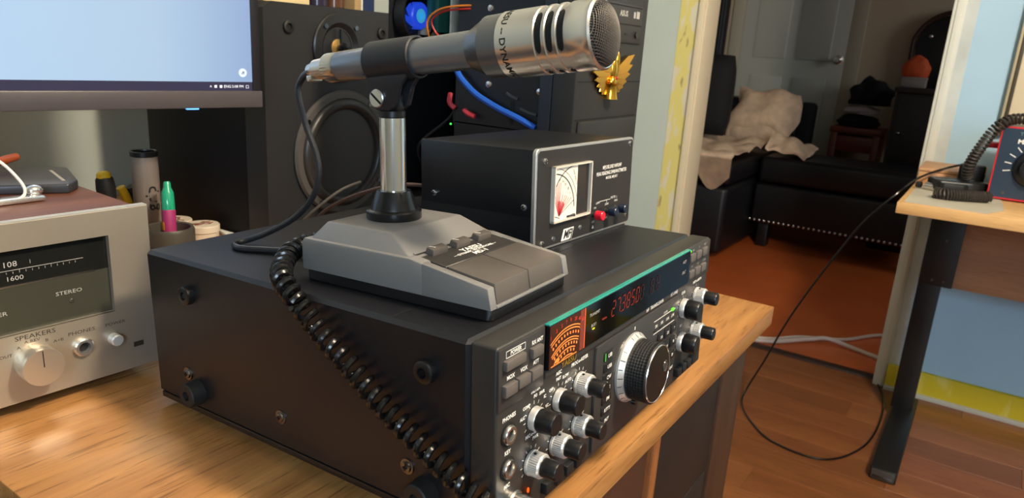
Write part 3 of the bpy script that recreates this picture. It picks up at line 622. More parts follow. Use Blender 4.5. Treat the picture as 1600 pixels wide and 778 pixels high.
endp = [dense[-1]]+[on_radio(*p) for p in ((-0.004, -0.0200, 0.0230), (0.006, -0.0290, 0.0210), (0.0165, -0.0260, 0.0215))]
MB().tube(toC(spline(endp, 8)), 0.0021, 8).obj('cord_tail', CORD, cord)
pb = on_radio(0.0165, -0.0045, 0.0215)-start; pe = on_radio(0.0165, -0.0270, 0.0215)-start
MB().lathe([(0, 0), (0.0082, 0), (0.0082, 0.010), (0.0062, 0.0105), (0.0060, 0.018), (0.0040, 0.0225), (0, 0.0225)], pb, pe-pb, 28).obj('plug', SATIN, cord)
MB().tube(toC([on_radio(0.068, 0.1985, 0.1500), on_radio(0.060, 0.2040, 0.1500)]), 0.0040, 10).obj('strain_relief', BLK_RUB, cord)

# ------------------------------------------------------------------ SWR meter on the radio
SWW, SWH, SWD = 0.1790, 0.0915, 0.1350
swr = thing('swr_meter', 'black metal standing-wave meter box with silver-edged front panel on the radio', 'meter', on_radio(0.2008, 0.1033, RH+0.0004), (-TILT, 0, math.radians(-2.4)))
MB().box((0.0015, 0.004, 0.002), (SWW-0.0015, SWD, 0.0400), 0.001).obj('chassis', BLK_PAINT, swr)
MB().box((0.0, 0.0035, 0.0300), (SWW, SWD, SWH-0.001), 0.0012, 2).box((0.0, 0.0035, 0.0), (0.0014, SWD, 0.031)).box((SWW-0.0014, 0.0035, 0.0), (SWW, SWD, 0.031)).obj('cover', mat('swr_black', (15, 16, 20), 0.40, bump=0.08, bscale=1200), swr)
MB().prism(rrect(-0.0006, 0.0, SWW+0.0006, SWH, 0.0050), -0.0005, 0.0036, 'xz', 0.0005, 1).obj('front_plate', mat('plate_silver', (205, 203, 197), 0.35, 0.8), swr)
MB().prism(rrect(0.0022, 0.0025, SWW-0.0018, SWH-0.0022, 0.0035), -0.0012, 0.0002, 'xz').obj('front_face', mat('swr_face', (38, 35, 34), 0.5), swr)
yy = -0.0014
mw = bpy.data.objects.new('meter_window', None); COL.objects.link(mw); mw.parent = swr; mw.empty_display_size = 0.01; mw['label'] = 'clear cross-needle meter window'
wx0, wx1, wz0, wz1 = 0.0230, 0.0885, 0.0232, 0.0745
MB().box((wx0, -0.0055, wz0), (wx0+0.0016, -0.001, wz1)).box((wx1-0.0016, -0.0055, wz0), (wx1, -0.001, wz1)).box((wx0, -0.0055, wz1-0.0014), (wx1, -0.001, wz1)).box((wx0, -0.0055, wz0), (wx1, -0.001, wz0+0.0018)).obj('window_frame', mat('clear_frame', (210, 200, 186), 0.15), mw)
MB().box((wx0+0.001, -0.0022, wz0+0.001), (wx1-0.001, -0.0010, wz1-0.001)).obj('window_back', mat('meter_dark', (40, 34, 30), 0.2), mw)
MB().box((wx0+0.0014, -0.0030, wz0+0.0016), (0.0650, -0.0020, wz1-0.0012)).obj('dial_card', mat('dial_card', (226, 214, 198), 0.6, emit=(226, 208, 190), estr=0.22), mw)
yc = -0.0033
rdl = MB(); blk = MB(); cx, cz = 0.0345, 0.0285
def ln(mb, a, b, t=0.0003):
    d = Vector((b[0]-a[0], 0, b[1]-a[1])); d.normalize(); n_ = Vector((-d.z, 0, d.x))*t
    A = Vector((a[0], yc, a[1])); B_ = Vector((b[0], yc, b[1])); mb.raw([A-n_, B_-n_, B_+n_, A+n_], [[0, 1, 2, 3]])
for k in range(11):
    a = math.radians(44+k*8.2); ln(rdl, (cx, cz), (cx+0.020*math.cos(a)*(1.3 if k < 5 else 1), cz+0.020*math.sin(a)*(1.0 if k < 5 else 1.55)), 0.00028)
for k in range(7): a = math.radians(50+k*8); ln(rdl, (cx+0.001, cz), (cx+0.014*math.cos(a), cz+0.014*math.sin(a)), 0.00045)
def arc(mb, c, R, a0, a1, t=0.00035, n=22):
    pr = None
    for i in range(n+1):
        a = math.radians(a0+(a1-a0)*i/n); p = (c[0]+R*math.cos(a), c[1]+R*math.sin(a))
        if pr and wx0+0.0015 < p[0] < 0.0648 and wz0+0.002 < p[1] < wz1-0.0015: ln(mb, pr, p, t)
        pr = p
arc(blk, (0.0260, 0.0330), 0.0345, 2, 92, 0.0005); arc(blk, (0.0610, 0.0330), 0.0400, 88, 178, 0.0005)
arc(blk, (0.0260, 0.0330), 0.0395, 15, 80, 0.0002); ln(blk, (0.0245, 0.0300), (0.0360, 0.0262), 0.0003); ln(blk, (0.0345, 0.0285), (0.0595, 0.0405), 0.0003)
for i in range(7): a = math.radians(8+i*11); blk.text('%d' % (i*5+5), 0.0030, Matrix.Translation((0.0260+0.0300*math.cos(a), yc, 0.0330+0.0300*math.sin(a))) @ Matrix.Rotation(PI/2, 4, 'X'))
for k in range(4): a = math.radians(58+k*17); ln(blk, (cx, cz), (cx+0.034*math.cos(a), cz+0.034*math.sin(a)), 0.00012)
blk.text('SWR WATTS', 0.0028, Matrix.Translation((0.0605, yc, 0.0620)) @ Matrix.Rotation(PI/2, 4, 'X') @ Matrix.Rotation(math.radians(-64), 4, 'Z'))
rdl.obj('red_scale', mat('scale_red', (206, 60, 66), 0.6), mw, False); blk.obj('black_scale', mat('scale_black', (46, 42, 40), 0.6), mw, False)
MB().cyl((0.0595, -0.003, 0.0262), (0.0595, -0.0050, 0.0262), 0.0016, n=12).box((0.0480, -0.0040, 0.0250), (0.0570, -0.003, 0.0272), 0.0004).obj('needle_pivot', STEEL, mw)
def scr(x, z, r=0.0030, par=swr):
    s = MB().lathe([(0, 0), (r, 0), (r*0.9, 0.0012), (0, 0.0020)], (x, -0.0010, z), F, 18).obj('screw', CHROME, par)
    MB().box((x-r*0.75, -0.0031, z-0.0004), (x+r*0.75, -0.0022, z+0.0004)).box((x-0.0004, -0.0031, z-r*0.75), (x+0.0004, -0.0022, z+r*0.75)).obj('slot', HOLE, s)
for x, z in ((0.0120, 0.0800), (0.0108, 0.0060), (0.1705, 0.0850), (0.1695, 0.0105)): scr(x, z)
for y, z in ((0.1175, 0.0400), (0.0112, 0.0395)):
    s = MB().lathe([(0, 0), (0.0030, 0), (0.0027, 0.0012), (0, 0.0020)], (0, y, z), (-1, 0, 0), 18).obj('screw', CHROME, swr)
    MB().box((-0.0031, y-0.0022, z-0.0004), (-0.0012, y+0.0022, z+0.0004)).box((-0.0031, y-0.0004, z-0.0022), (-0.0012, y+0.0004, z+0.0022)).obj('slot', HOLE, s)
for x, z in ((0.0300, 0.0075), (0.0765, 0.0110)): MB().lathe([(0, 0), (0.0027, 0), (0.0024, 0.0006), (0, 0.0008)], (x, -0.0012, z), F, 16).obj('plug_button', SATIN, swr)
def cap(x, z, m, lab):
    c = MB().lathe([(0.0042, 0.0050), (0.0048, 0.0056), (0.0046, 0.0125), (0.0040, 0.0132), (0, 0.0132)], (x, 0, z), F, 20).obj('push_button', m, swr); c['label'] = lab
    MB().cyl((x, -0.001, z), (x, -0.0055, z), 0.0026, n=14).obj('stem', STEEL, c)
cap(0.1005, 0.0200, mat('cap_red', (206, 22, 44), 0.3), 'red push-button cap'); cap(0.1280, 0.0200, mat('cap_blue_black', (24, 34, 52), 0.3), 'blue-black push-button cap'); cap(0.1480, 0.0205, MATS['cap_blue_black'], 'blue-black push-button cap')
t = MB()
t.text('MFJ DELUXE VHF/UHF', 0.0050, TX(0.1345, 0.0648, yy), wid=0.80, bold=0.0001).text('PEAK READING SWR/WATTMETER', 0.0050, TX(0.1345, 0.0590, yy), wid=0.80, bold=0.0001).text('MODEL MFJ-817', 0.0038, TX(0.1345, 0.0540, yy), wid=0.9, bold=0.00005)
t2 = t; t = MB(); t2.obj('title_lettering', PRINT, swr, False)
t.text('LAMP', 0.0032, TX(0.1090, 0.0305, yy)).text('METER', 0.0034, TX(0.1400, 0.0325, yy)).text('ON', 0.0030, TX(0.1035, 0.0262, yy)).text('200W', 0.0030, TX(0.1270, 0.0270, yy)).text('PEAK', 0.0030, TX(0.1465, 0.0285, yy)).text('OFF', 0.0030, TX(0.1010, 0.0125, yy)).text('30W', 0.0030, TX(0.1270, 0.0130, yy)).text('AVG', 0.0030, TX(0.1460, 0.0140, yy))
t.box((0.1130, yy, 0.0312), (0.1340, yy+0.0003, 0.0316)).box((0.1265, yy, 0.0285), (0.1268, yy+0.0003, 0.0316)).box((0.1475, yy, 0.0310), (0.1478, yy+0.0003, 0.0330))
t.box((0.0995, yy, 0.0060), (0.1030, yy+0.0003, 0.0072)).box((0.1005, yy, 0.0070), (0.1020, yy+0.0003, 0.0088))
MB().raw([(0.0430, yy, 0.0030), (0.0612, yy, 0.0030), (0.0652, yy, 0.0140), (0.0470, yy, 0.0140)], [[0, 1, 2, 3]]).obj('logo_plate', PRINT, swr, False)
t.obj('panel_lettering', PRINT, swr, False)
MB().text('MFJ', 0.0112, TX(0.0540, 0.0083, yy-0.0003), shear=0.35, wid=0.88, bold=0.0003).obj('maker_logo', MATS['swr_face'], swr, False)

# ------------------------------------------------------------------ silver stereo receiver at the left
rec = thing('stereo_receiver', 'vintage stereo receiver with brushed silver front and walnut top', 'receiver', (0.034, 0.4300, DZ), (0, 0, -0.0464))
RX0 = -0.440; WALN = wood('walnut_vinyl', (86, 48, 34), (118, 72, 52), 'x', 0.42, 4.0, 12.0, 0.2)
MB().box((RX0+0.003, 0.007, 0.016), (-0.002, 0.26, 0.1665), 0.0015).obj('cabinet', WALN, rec)
wx0_, wx1_, wz0_, wz1_ = -0.400, -0.0365, 0.0740, 0.1465
fpm = MB()
fpm.box((RX0, 0, 0.013), (0, 0.008, wz0_), 0.0).box((RX0, 0, wz1_), (0, 0.008, 0.1690)).box((RX0, 0, wz0_), (wx0_, 0.008, wz1_)).box((wx1_, 0, wz0_), (0, 0.008, wz1_))
fpm.obj('faceplate', BRUSHED, rec, False)
MB().box((RX0, 0.0004, 0.1690), (0, 0.0085, 0.1702)).obj('top_edge', mat('edge_bright', (235, 230, 218), 0.3, 0.7), rec)
MB().box((wx0_, 0.0055, 0.1150), (wx1_, 0.0080, wz1_)).obj('dial_glass', mat('dial_dark', (26, 27, 25), 0.12), rec)
MB().box((wx0_, 0.0050, wz0_), (wx1_, 0.0082, 0.1150), 0.0).obj('lower_panel', mat('dial_olive', (64, 64, 54), 0.25, 0.1), rec)
MB().box((wx0_, 0.0048, 0.1143), (wx1_-0.012, 0.0054, 0.1156)).obj('divider', SATIN, rec)
MB().box((wx0_, 0.0006, wz0_-0.0012), (wx1_, 0.0020, wz0_)).obj('window_lip', SATIN, rec)
dt = MB(); yd = 0.0053
dt.box((wx0_, yd, 0.1283), (-0.057, yd+0.0003, 0.1287))
for i in range(70): x = wx0_+0.005+i*0.0048; dt.box((x, yd, 0.1255), (x+0.0003, yd+0.0003, 0.1255+(0.0018 if i % 5 else 0.003)))
for s_, x in (('108', -0.1135), ('104', -0.165), ('100', -0.215), ('96', -0.262), ('92', -0.305), ('88', -0.345)): dt.text(s_, 0.0066, TX(x, 0.1335, yd), wid=1.15)
for s_, x in (('1600', -0.1110), ('1200', -0.165), ('1000', -0.215), ('800', -0.262), ('600', -0.31)): dt.text(s_, 0.0056, TX(x, 0.1212, yd), wid=1.2)
dt.box((-0.0985, yd, 0.1318), (-0.0982, yd+0.0003, 0.1352))
dt.text('STEREO', 0.0048, TX(-0.0715, 0.1000, 0.0047), wid=1.3).text('TUNER', 0.0050, TX(-0.1300, 0.0925, 0.0047), wid=1.3)
dt.obj('dial_lettering', PRINTG, rec, False)
MB().ball((-0.0700, 0.0050, 0.0915), 0.0022, 12, (1, 0.4, 1)).obj('stereo_lamp', mat('lamp_off', (60, 58, 50), 0.2), rec)
ft = MB(); yt = -0.0002
ft.text('SPEAKERS', 0.0058, TX(-0.1030, 0.0700, yt), wid=1.25).text('PHONES', 0.0046, TX(-0.0668, 0.0625, yt), wid=1.3).text('POWER', 0.0040, TX(-0.0375, 0.0625, yt), wid=1.3)
for s_, x, z in (('OUT', -0.1265, 0.0570), ('A', -0.1165, 0.0620), ('A REV', -0.1060, 0.0655), ('B', -0.0950, 0.0630), ('A+B', -0.0860, 0.0600)): ft.text(s_, 0.0038, TX(x, z, yt), wid=1.2)
ft.obj('panel_lettering', mat('dark_print', (60, 52, 42), 0.6), rec, False)
MB().box((-0.0225, -0.0006, 0.0340), (-0.0135, 0.0004, 0.0388)).obj('maker_badge', mat('badge_dark', (50, 44, 38), 0.4), rec)
KB_ = mat('knob_alu', (228, 220, 206), 0.28, 0.85)
kb = MB().lathe([(0, 0), (0.0165, 0), (0.0165, 0.0145), (0.0158, 0.0155), (0.0158, 0.0165), (0.0165, 0.0175), (0.0160, 0.0195), (0, 0.0196)], (-0.1060, 0, 0.0470), F, 48).obj('selector_knob', KB_, rec)
MB().box((-0.1063, -0.0200, 0.0475), (-0.1057, -0.0196, 0.0620)).obj('pointer', HOLE, kb)
pj = MB().lathe([(0.0085, 0), (0.0085, 0.003), (0.0072, 0.0042), (0.0050, 0.0042), (0.0042, 0.001), (0.0042, -0.003)], (-0.0668, 0, 0.0480), F, 28).obj('phones_socket', CHROME, rec)
MB().cyl((-0.0668, 0.003, 0.048), (-0.0668, -0.0005, 0.048), 0.0044, n=18).obj('hole', HOLE, pj)
bp = MB().lathe([(0, 0), (0.0056, 0), (0.0054, 0.0075), (0.0046, 0.0083), (0, 0.0083)], (-0.0400, 0, 0.0480), F, 24).obj('power_button', mat('button_white_alu', (232, 230, 226), 0.3, 0.5), rec)
for x in (RX0+0.04, -0.045):
    for y in (0.04, 0.22): MB().cyl((x, y, 0.0), (x, y, 0.0165), 0.014, n=20, bev=0.001).obj('foot', BLK_RUB, rec)
RTOP = DZ+0.1665
# things on the receiver
ph = MB().prism([(-0.110, 0.600), (0.0140, 0.5300), (0.0300, 0.5460), (0.0540, 0.6180), (0.0400, 0.6400), (-0.075, 0.685)], RTOP, RTOP+0.0095, 'xy', 0.0020, 3)
pho = thing('tablet', 'dark slab-like tablet lying on the walnut receiver top', 'tablet', (0, 0.6, RTOP))
o = ph.obj('body', mat('tablet_black', (44, 45, 50), 0.35), pho, loc=(0, -0.6, -RTOP))
MB().prism([(0.0160, 0.5480), (0.0190, 0.5480), (0.0340, 0.6080), (0.0310, 0.6080)], RTOP+0.0094, RTOP+0.0099, 'xy').obj('light_strip', mat('strip_grey', (170, 162, 150), 0.3), pho, loc=(0, -0.6, -RTOP))
pen_p = [(-0.080, 0.585, RTOP+0.0145), (0.018, 0.648, RTOP+0.0200)]
pn = thing('brown_pen', 'brown ballpoint pen lying across the dark tablet', 'pen', (-0.08, 0.585, RTOP+0.0145))
d_ = Vector(pen_p[1])-Vector(pen_p[0])
MB().lathe([(0, 0), (0.0012, 0), (0.0042, 0.018), (0.0046, 0.10), (0.0040, d_.length), (0, d_.length)], (0, 0, 0), d_, 16).obj('barrel', mat('pen_brown', (146, 70, 40), 0.25), pn)
MB().ball(tuple(d_), 0.0036, 12).obj('pen_end', CHROME, pn)
gl = thing('white_cable_keyring', 'loop of white cable with a small metal clasp on the receiver top', 'cable', (-0.03, 0.52, RTOP))
MB().tube([Vector(p)-Vector((-0.03, 0.52, RTOP)) for p in spline([(-0.115, 0.560, RTOP+0.010), (-0.085, 0.545, RTOP+0.040), (-0.050, 0.535, RTOP+0.042), (-0.032, 0.522, RTOP+0.020), (-0.034, 0.514, RTOP+0.006), (-0.060, 0.515, RTOP+0.003), (-0.110, 0.530, RTOP+0.003)], 10)], 0.0014, 8).obj('loop', mat('cable_white', (222, 214, 200), 0.4), gl)
MB().box((-0.040, -0.010, 0.0005), (0.014, 0.006, 0.0055), 0.002).ball((0.010, 0.004, 0.0085), 0.0065, 14, (1.2, 1, 0.8)).obj('clasp', CHROME, gl)

# ------------------------------------------------------------------ monitor
mon = thing('computer_monitor', 'black-framed computer monitor with a pale blue screen', 'monitor', (0.3225, 0.6401, DZ), (0, 0, -0.163)); mon.scale = (1.1, 1.1, 1.1)
MZ = (0.1998-DZ)/1.1; MW = 0.545
FRM = mat('monitor_frame', (34, 33, 38), 0.4)
MB().box((-MW, 0.004, MZ+0.002), (0.0005, 0.032, MZ+0.345), 0.002).obj('back_shell', FRM, mon)
MB().box((-MW, -0.003, MZ), (0.0015, 0.010, MZ+0.0200), 0.0012).obj('lower_bezel', mat('monitor_chin', (78, 72, 74), 0.38), mon)
MB().box((-0.0095, -0.0005, MZ+0.020), (0.0008, 0.006, MZ+0.346), 0.001).box((-MW, -0.0005, MZ+0.020), (-MW+0.0100, 0.006, MZ+0.346), 0.001).box((-MW, -0.0005, MZ+0.335), (0.0008, 0.006, MZ+0.346), 0.001).obj('frame', FRM, mon)
SCR = mat('screen_blue', (20, 24, 30), 0.25, emit=(182, 210, 236), estr=1.0)
# slow drift of the picture on the screen towards lilac on its right
nt = SCR.node_tree; p = nt.nodes['Principled BSDF']; tc = nt.nodes.new('ShaderNodeTexCoord'); sx = nt.nodes.new('ShaderNodeSeparateXYZ'); rp = nt.nodes.new('ShaderNodeValToRGB'); mr_ = nt.nodes.new('ShaderNodeMapRange')
mr_.inputs['From Min'].default_value = -0.30; mr_.inputs['From Max'].default_value = -0.01
e = rp.color_ramp.elements; e[0].color = (*lin((184, 213, 240)), 1); e[1].color = (*lin((152, 176, 214)), 1); x_ = e.new(0.62); x_.color = (*lin((180, 206, 230)), 1)
nt.links.new(tc.outputs['Object'], sx.inputs[0]); nt.links.new(sx.outputs[0], mr_.inputs['Value']); nt.links.new(mr_.outputs[0], rp.inputs['Fac']); nt.links.new(rp.outputs['Color'], p.inputs['Emission Color'])
sco = MB().box((-MW+0.009, 0.0015, MZ+0.0305), (-0.0095, 0.0045, MZ+0.336)).obj('screen', SCR, mon, False)
tb = MB().box((-MW+0.009, 0.0015, MZ+0.0200), (-0.0095, 0.0045, MZ+0.0305)).obj('taskbar', mat('taskbar', (20, 20, 30), 0.3, emit=(52, 48, 72), estr=1.0), mon, False)
MB().text('ENG', 0.0045, TX(-0.0415, MZ+0.0250, 0.0013)).text('5:08 PM', 0.0045, TX(-0.0285, MZ+0.0250, 0.0013)).text('^', 0.0060, TX(-0.0620, MZ+0.0240, 0.0013)).box((-0.0575, 0.0012, MZ+0.0235), (-0.0545, 0.0014, MZ+0.0265)).box((-0.0510, 0.0012, MZ+0.0235), (-0.0480, 0.0014, MZ+0.0265)).box((-0.0180, 0.0012, MZ+0.0230), (-0.0145, 0.0014, MZ+0.0234)).box((-0.0180, 0.0012, MZ+0.0262), (-0.0145, 0.0014, MZ+0.0266)).box((-0.0180, 0.0012, MZ+0.0230), (-0.0176, 0.0014, MZ+0.0266)).box((-0.0149, 0.0012, MZ+0.0230), (-0.0145, 0.0014, MZ+0.0266)).obj('taskbar_icons', mat('icon_white', (200, 200, 210), 0.5, emit=(225, 225, 235), estr=0.9), mon, False)
MB().lathe([(0.0052, 0), (0, 0)], (-0.0215, 0.0012, MZ+0.0415), F, 20).obj('screen_button', mat('icon_disc', (150, 160, 180), 0.5, emit=(198, 208, 228), estr=1.0), mon, False)
MB().box((-0.0235, 0.0010, MZ+0.0400), (-0.0195, 0.0011, MZ+0.0408), X=None).box((-0.0220, 0.0010, MZ+0.0412), (-0.0195, 0.0011, MZ+0.0430)).obj('screen_icon', mat('icon_grey', (60, 66, 80), 0.5, emit=(90, 98, 116), estr=0.8), mon, False)
MB().box((-0.0925, -0.0015, MZ-0.0016), (-0.0785, 0.0035, MZ+0.0005), 0.0005).obj('power_lamp', mat('led_blue', (80, 140, 255), 0.4, emit=(90, 160, 255), estr=2.5), mon)
MB().box((-0.435, 0.032, MZ+0.10), (-0.335, 0.16, MZ+0.16), 0.004).box((-0.420, 0.130, 0.010), (-0.350, 0.170, MZ+0.16), 0.004).obj('stand_neck', FRM, mon)
MB().box((-0.49, 0.125, 0.0), (-0.28, 0.30, 0.012), 0.004).obj('stand_foot', FRM, mon)

# ------------------------------------------------------------------ small things behind the receiver
tu = thing('grey_tube', 'tall grey cylindrical tube with black rim and vertical black lettering', 'tube', (0.224, 0.769, DZ))
MB().lathe([(0, 0), (0.0170, 0), (0.0175, 0.001), (0.0175, 0.1530), (0.0170, 0.1535)], (0, 0, 0), (0, 0, 1), 40).obj('body', mat('tube_grey', (132, 122, 114), 0.38, 0.2), tu)
MB().lathe([(0.0172, 0.1530), (0.0180, 0.1540), (0.0180, 0.1600), (0.0165, 0.1612), (0.0140, 0.1605), (0.0135, 0.1560)], (0, 0, 0), (0, 0, 1), 40).obj('rim', BLK_PLAST, tu)
MB().lathe([(0.0138, 0.1585), (0, 0.1585)], (0, 0, 0), (0, 0, 1), 32).obj('cap', mat('tube_cap', (110, 96, 90), 0.4), tu)
ca = math.atan2(-0.2084-0.769, -0.3212-0.224)
MB().text('grip', 0.0230, None, warp=lambda q: Vector((0.0177*math.cos(ca+0.35+(-q.y)/0.0177), 0.0177*math.sin(ca+0.35+(-q.y)/0.0177), 0.096+q.x)), bold=0.0003).obj('tube_lettering', mat('black_print', (16, 16, 16), 0.5), tu, False)
cup = thing('pen_cup', 'squat dark grey pen cup beside the receiver', 'cup', (0.207, 0.690, DZ))
MB().lathe([(0, 0), (0.0300, 0), (0.0320, 0.004), (0.0320, 0.0660), (0.0300, 0.0700), (0.0270, 0.0690), (0.0265, 0.006), (0, 0.005)], (0, 0, 0), (0, 0, 1), 40).obj('body', mat('cup_grey', (70, 66, 60), 0.45), cup)
gp_ = thing('green_pen', 'green translucent pen with magenta wrap standing in the pen cup', 'pen', (0.214, 0.702, DZ+0.008))
gd = Vector((0.012, 0.018, 0.116)).normalized()
MB().lathe([(0, 0), (0.006, 0), (0.0090, 0.010), (0.0090, 0.078), (0.0086, 0.080)], (0, 0, 0), gd, 20).obj('wrap', mat('wrap_magenta', (158, 48, 104), 0.4), gp_)
MB().lathe([(0.0086, 0.078), (0.0088, 0.082), (0.0080, 0.104), (0.0050, 0.110), (0.0048, 0.116), (0.0036, 0.1185), (0, 0.119)], (0, 0, 0), gd, 20).obj('grip', mat('pen_green', (36, 158, 120), 0.15, coat=0.5), gp_)
MB().box((-0.0092, -0.0035, 0.055), (-0.0086, 0.0020, 0.066)).obj('orange_mark', mat('mark_orange', (230, 150, 40), 0.5), gp_)
tl = thing('yellow_black_screwdriver', 'black-handled screwdriver with yellow cap standing behind the receiver', 'screwdriver', (0.200, 0.815, DZ))
td = Vector((-0.010, 0.0, 0.12)).normalized()
MB().lathe([(0, 0), (0.0030, 0.001), (0.0030, 0.045)], (0, 0, 0), td, 12).obj('shank', STEEL, tl)
MB().lathe([(0.006, 0.040), (0.010, 0.046), (0.0125, 0.070), (0.0110, 0.085), (0.0128, 0.105), (0.0115, 0.118), (0.0095, 0.1215)], (0, 0, 0), td, 20, lambda i, j: 0.93 if i % 4 == 0 else 1.0).obj('handle', BLK_RUB, tl)
MB().lathe([(0.0098, 0.1205), (0.0090, 0.1260), (0.0060, 0.1285), (0, 0.129)], (0, 0, 0), td, 20).obj('end_cap', mat('tool_yellow', (232, 186, 30), 0.35), tl)
t2_ = thing('small_pliers', 'small black pliers with yellow inlay leaning behind the receiver', 'pliers', (0.222, 0.812, DZ))
MB().tube(spline([(0.0, 0.0, 0.0), (0.004, 0.0, 0.050), (-0.004, 0.0, 0.085), (-0.012, 0.0, 0.104)], 8), 0.0062, 10).obj('handle', mat('tool_yellow', (232, 186, 30), 0.35), t2_)
MB().tube(spline([(0.006, 0.0, 0.0), (0.010, 0.0, 0.050), (0.010, 0.0, 0.088), (0.004, 0.0, 0.104)], 8), 0.0080, 10).obj('handle', BLK_RUB, t2_)
MB().cyl((0.003, -0.008, 0.060), (0.003, 0.008, 0.060), 0.008, n=16).obj('pivot', STEEL, t2_)
WJ = mat('jar_white', (222, 208, 188), 0.4); SM = mat('jar_smudge', (112, 62, 44), 0.6)
for i, (x, y, lab) in enumerate(((0.352, 0.838, 'white round jar with brown scrawl on lid, nearest of the three'), (0.338, 0.893, 'white round jar with brown scrawl on lid, middle of the three'), (0.333, 0.950, 'white round jar half hidden behind the green pen'))):
    j = thing('small_jar', lab, 'jar', (x, y, DZ), (0, 0, i*1.3), 'white jars beside the loudspeaker')
    MB().lathe([(0, 0), (0.0240, 0), (0.0245, 0.002), (0.0245, 0.010)], (0, 0, 0), (0, 0, 1), 36).obj('base', WJ, j)
    MB().lathe([(0.0245, 0.0095), (0.0262, 0.0105), (0.0262, 0.0200), (0.0250, 0.0215), (0, 0.0218)], (0, 0, 0), (0, 0, 1), 36).obj('lid', WJ, j)
    sm = MB(); random.seed(20+i)
    for q in range(3):
        pts = [(-0.016+0.0055*k, (q-1)*0.006+random.uniform(-0.005, 0.005), 0.0216) for k in range(7)]
        sm.tube(spline(pts, 4), 0.0011, 6)
    sm.obj('lid_scrawl', SM, j)
tag(MB().prism([(0.380, 0.760), (0.389, 0.775), (0.386, 0.86), (0.372, 0.80)], DZ, DZ+0.006, 'xy', 0.001, 1).obj('paper_card', mat('card_white', (216, 214, 206), 0.7)), 'small white card beside the nearest jar', 'card')

# ------------------------------------------------------------------ loudspeaker
spk = thing('loudspeaker', 'black two-way bookshelf loudspeaker with bare woofer and tweeter', 'speaker', (0.541, 0.722, DZ))
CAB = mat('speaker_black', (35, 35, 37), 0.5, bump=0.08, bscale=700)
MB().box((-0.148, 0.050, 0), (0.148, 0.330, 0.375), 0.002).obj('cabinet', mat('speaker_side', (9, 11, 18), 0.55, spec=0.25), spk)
def holed(mb, x0, x1, z0, z1, cx, cz, r, d0, d1, n=64):
    # plate between d0 and d1 (along y) with a round hole; edge points found along rays from the hole centre
    v = []; f = []
    for i in range(n):
        a = 2*PI*(i+0.5)/n; c, s_ = math.cos(a), math.sin(a)
        k = min([((x1 if c > 0 else x0)-cx)/c if abs(c) > 1e-9 else 1e9, ((z1 if s_ > 0 else z0)-cz)/s_ if abs(s_) > 1e-9 else 1e9])
        ex, ez = cx+k*c, cz+k*s_
        for px in (x0, x1):
            for pz in (z0, z1):
                if math.hypot(ex-px, ez-pz) < 0.5*2*PI*k/n*1.2: ex, ez = px, pz
        v += [(cx+r*c, d0, cz+r*s_), (ex, d0, ez), (cx+r*c, d1, cz+r*s_), (ex, d1, ez)]
    for i in range(n):
        a = 4*i; b = 4*((i+1) % n)
        f += [[a, b, b+1, a+1], [a+2, a+3, b+3, b+2], [a, a+2, b+2, b], [a+1, b+1, b+3, a+3]]
    return mb.raw(v, f)
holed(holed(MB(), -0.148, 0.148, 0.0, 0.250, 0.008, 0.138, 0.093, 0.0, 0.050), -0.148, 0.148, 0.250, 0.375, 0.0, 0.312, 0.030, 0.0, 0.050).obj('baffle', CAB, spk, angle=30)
wz = 0.138
wf = bpy.data.objects.new('woofer', None); COL.objects.link(wf); wf.parent = spk; wf.location = (0.008, 0, wz); wf.empty_display_size = 0.02
MB().lathe([(0.104, -0.002), (0.106, 0.004), (0.103, 0.009), (0.093, 0.009), (0.090, 0.004)], (0, 0, 0), F, 64).obj('basket_ring', mat('ring_black', (76, 72, 68), 0.5), wf)
MB().lathe([(0.0925, 0.006)]+[(0.083+0.0095*math.cos(t*PI/8), 0.006+0.010*math.sin(t*PI/8)) for t in range(1, 8)]+[(0.0735, 0.005), (0.0735, 0.003)], (0, 0, 0), F, 64).obj('surround', mat('surround_rubber', (44, 42, 40), 0.38), wf)
MB().lathe([(0.0740, 0.004)]+[(0.074-0.044*t/8, 0.004-0.032*(t/8)**0.85) for t in range(1, 9)]+[(0.028, -0.030), (0.018, -0.024), (0, -0.021)], (0, 0, 0), F, 64).obj('cone', mat('cone_poly', (150, 141, 130), 0.30), wf)
for a in (55, 145, 235, 325):
    a = math.radians(a); MB().cyl((0.0985*math.cos(a), -0.008, 0.0985*math.sin(a)), (0.0985*math.cos(a), -0.011, 0.0985*math.sin(a)), 0.0040, n=14).obj('screw', STEEL, wf)
tw = bpy.data.objects.new('tweeter', None); COL.objects.link(tw); tw.parent = spk; tw.location = (0.0, 0, 0.312-0.0); tw.empty_display_size = 0.02
MB().lathe([(0.0555, -0.001), (0.0560, 0.004), (0.0540, 0.006), (0.0400, 0.006), (0.0360, 0.003), (0.0275, -0.004), (0.0265, -0.012)], (0, 0, 0), F, 56).obj('faceplate', mat('tweeter_black', (34, 33, 33), 0.35), tw)
MB().lathe([(0.0275, -0.010), (0.0180, -0.003), (0.0100, 0.001), (0, 0.002)], (0, 0, 0), F, 40).obj('dome', mat('dome_gold', (190, 150, 84), 0.3, 0.6), tw)
MB().lathe([(0.0274, -0.008), (0.0245, -0.004), (0.0225, -0.006)], (0, 0, 0), F, 48, lambda i, j: 0.95 if i % 2 else 1.0).obj('dome_edge', GOLD, tw)
MB().lathe([(0.0060, 0.004), (0.0085, 0.014), (0.0070, 0.020), (0, 0.022)], (0, 0, 0), F, 24).box((-0.002, -0.009, 0.004), (0.002, -0.005, 0.030)).box((-0.026, -0.009, -0.016), (0.0, -0.005, -0.011)).box((0.0, -0.009, -0.016), (0.026, -0.005, -0.011)).obj('phase_plug', mat('plug_black', (24, 24, 26), 0.3), tw)
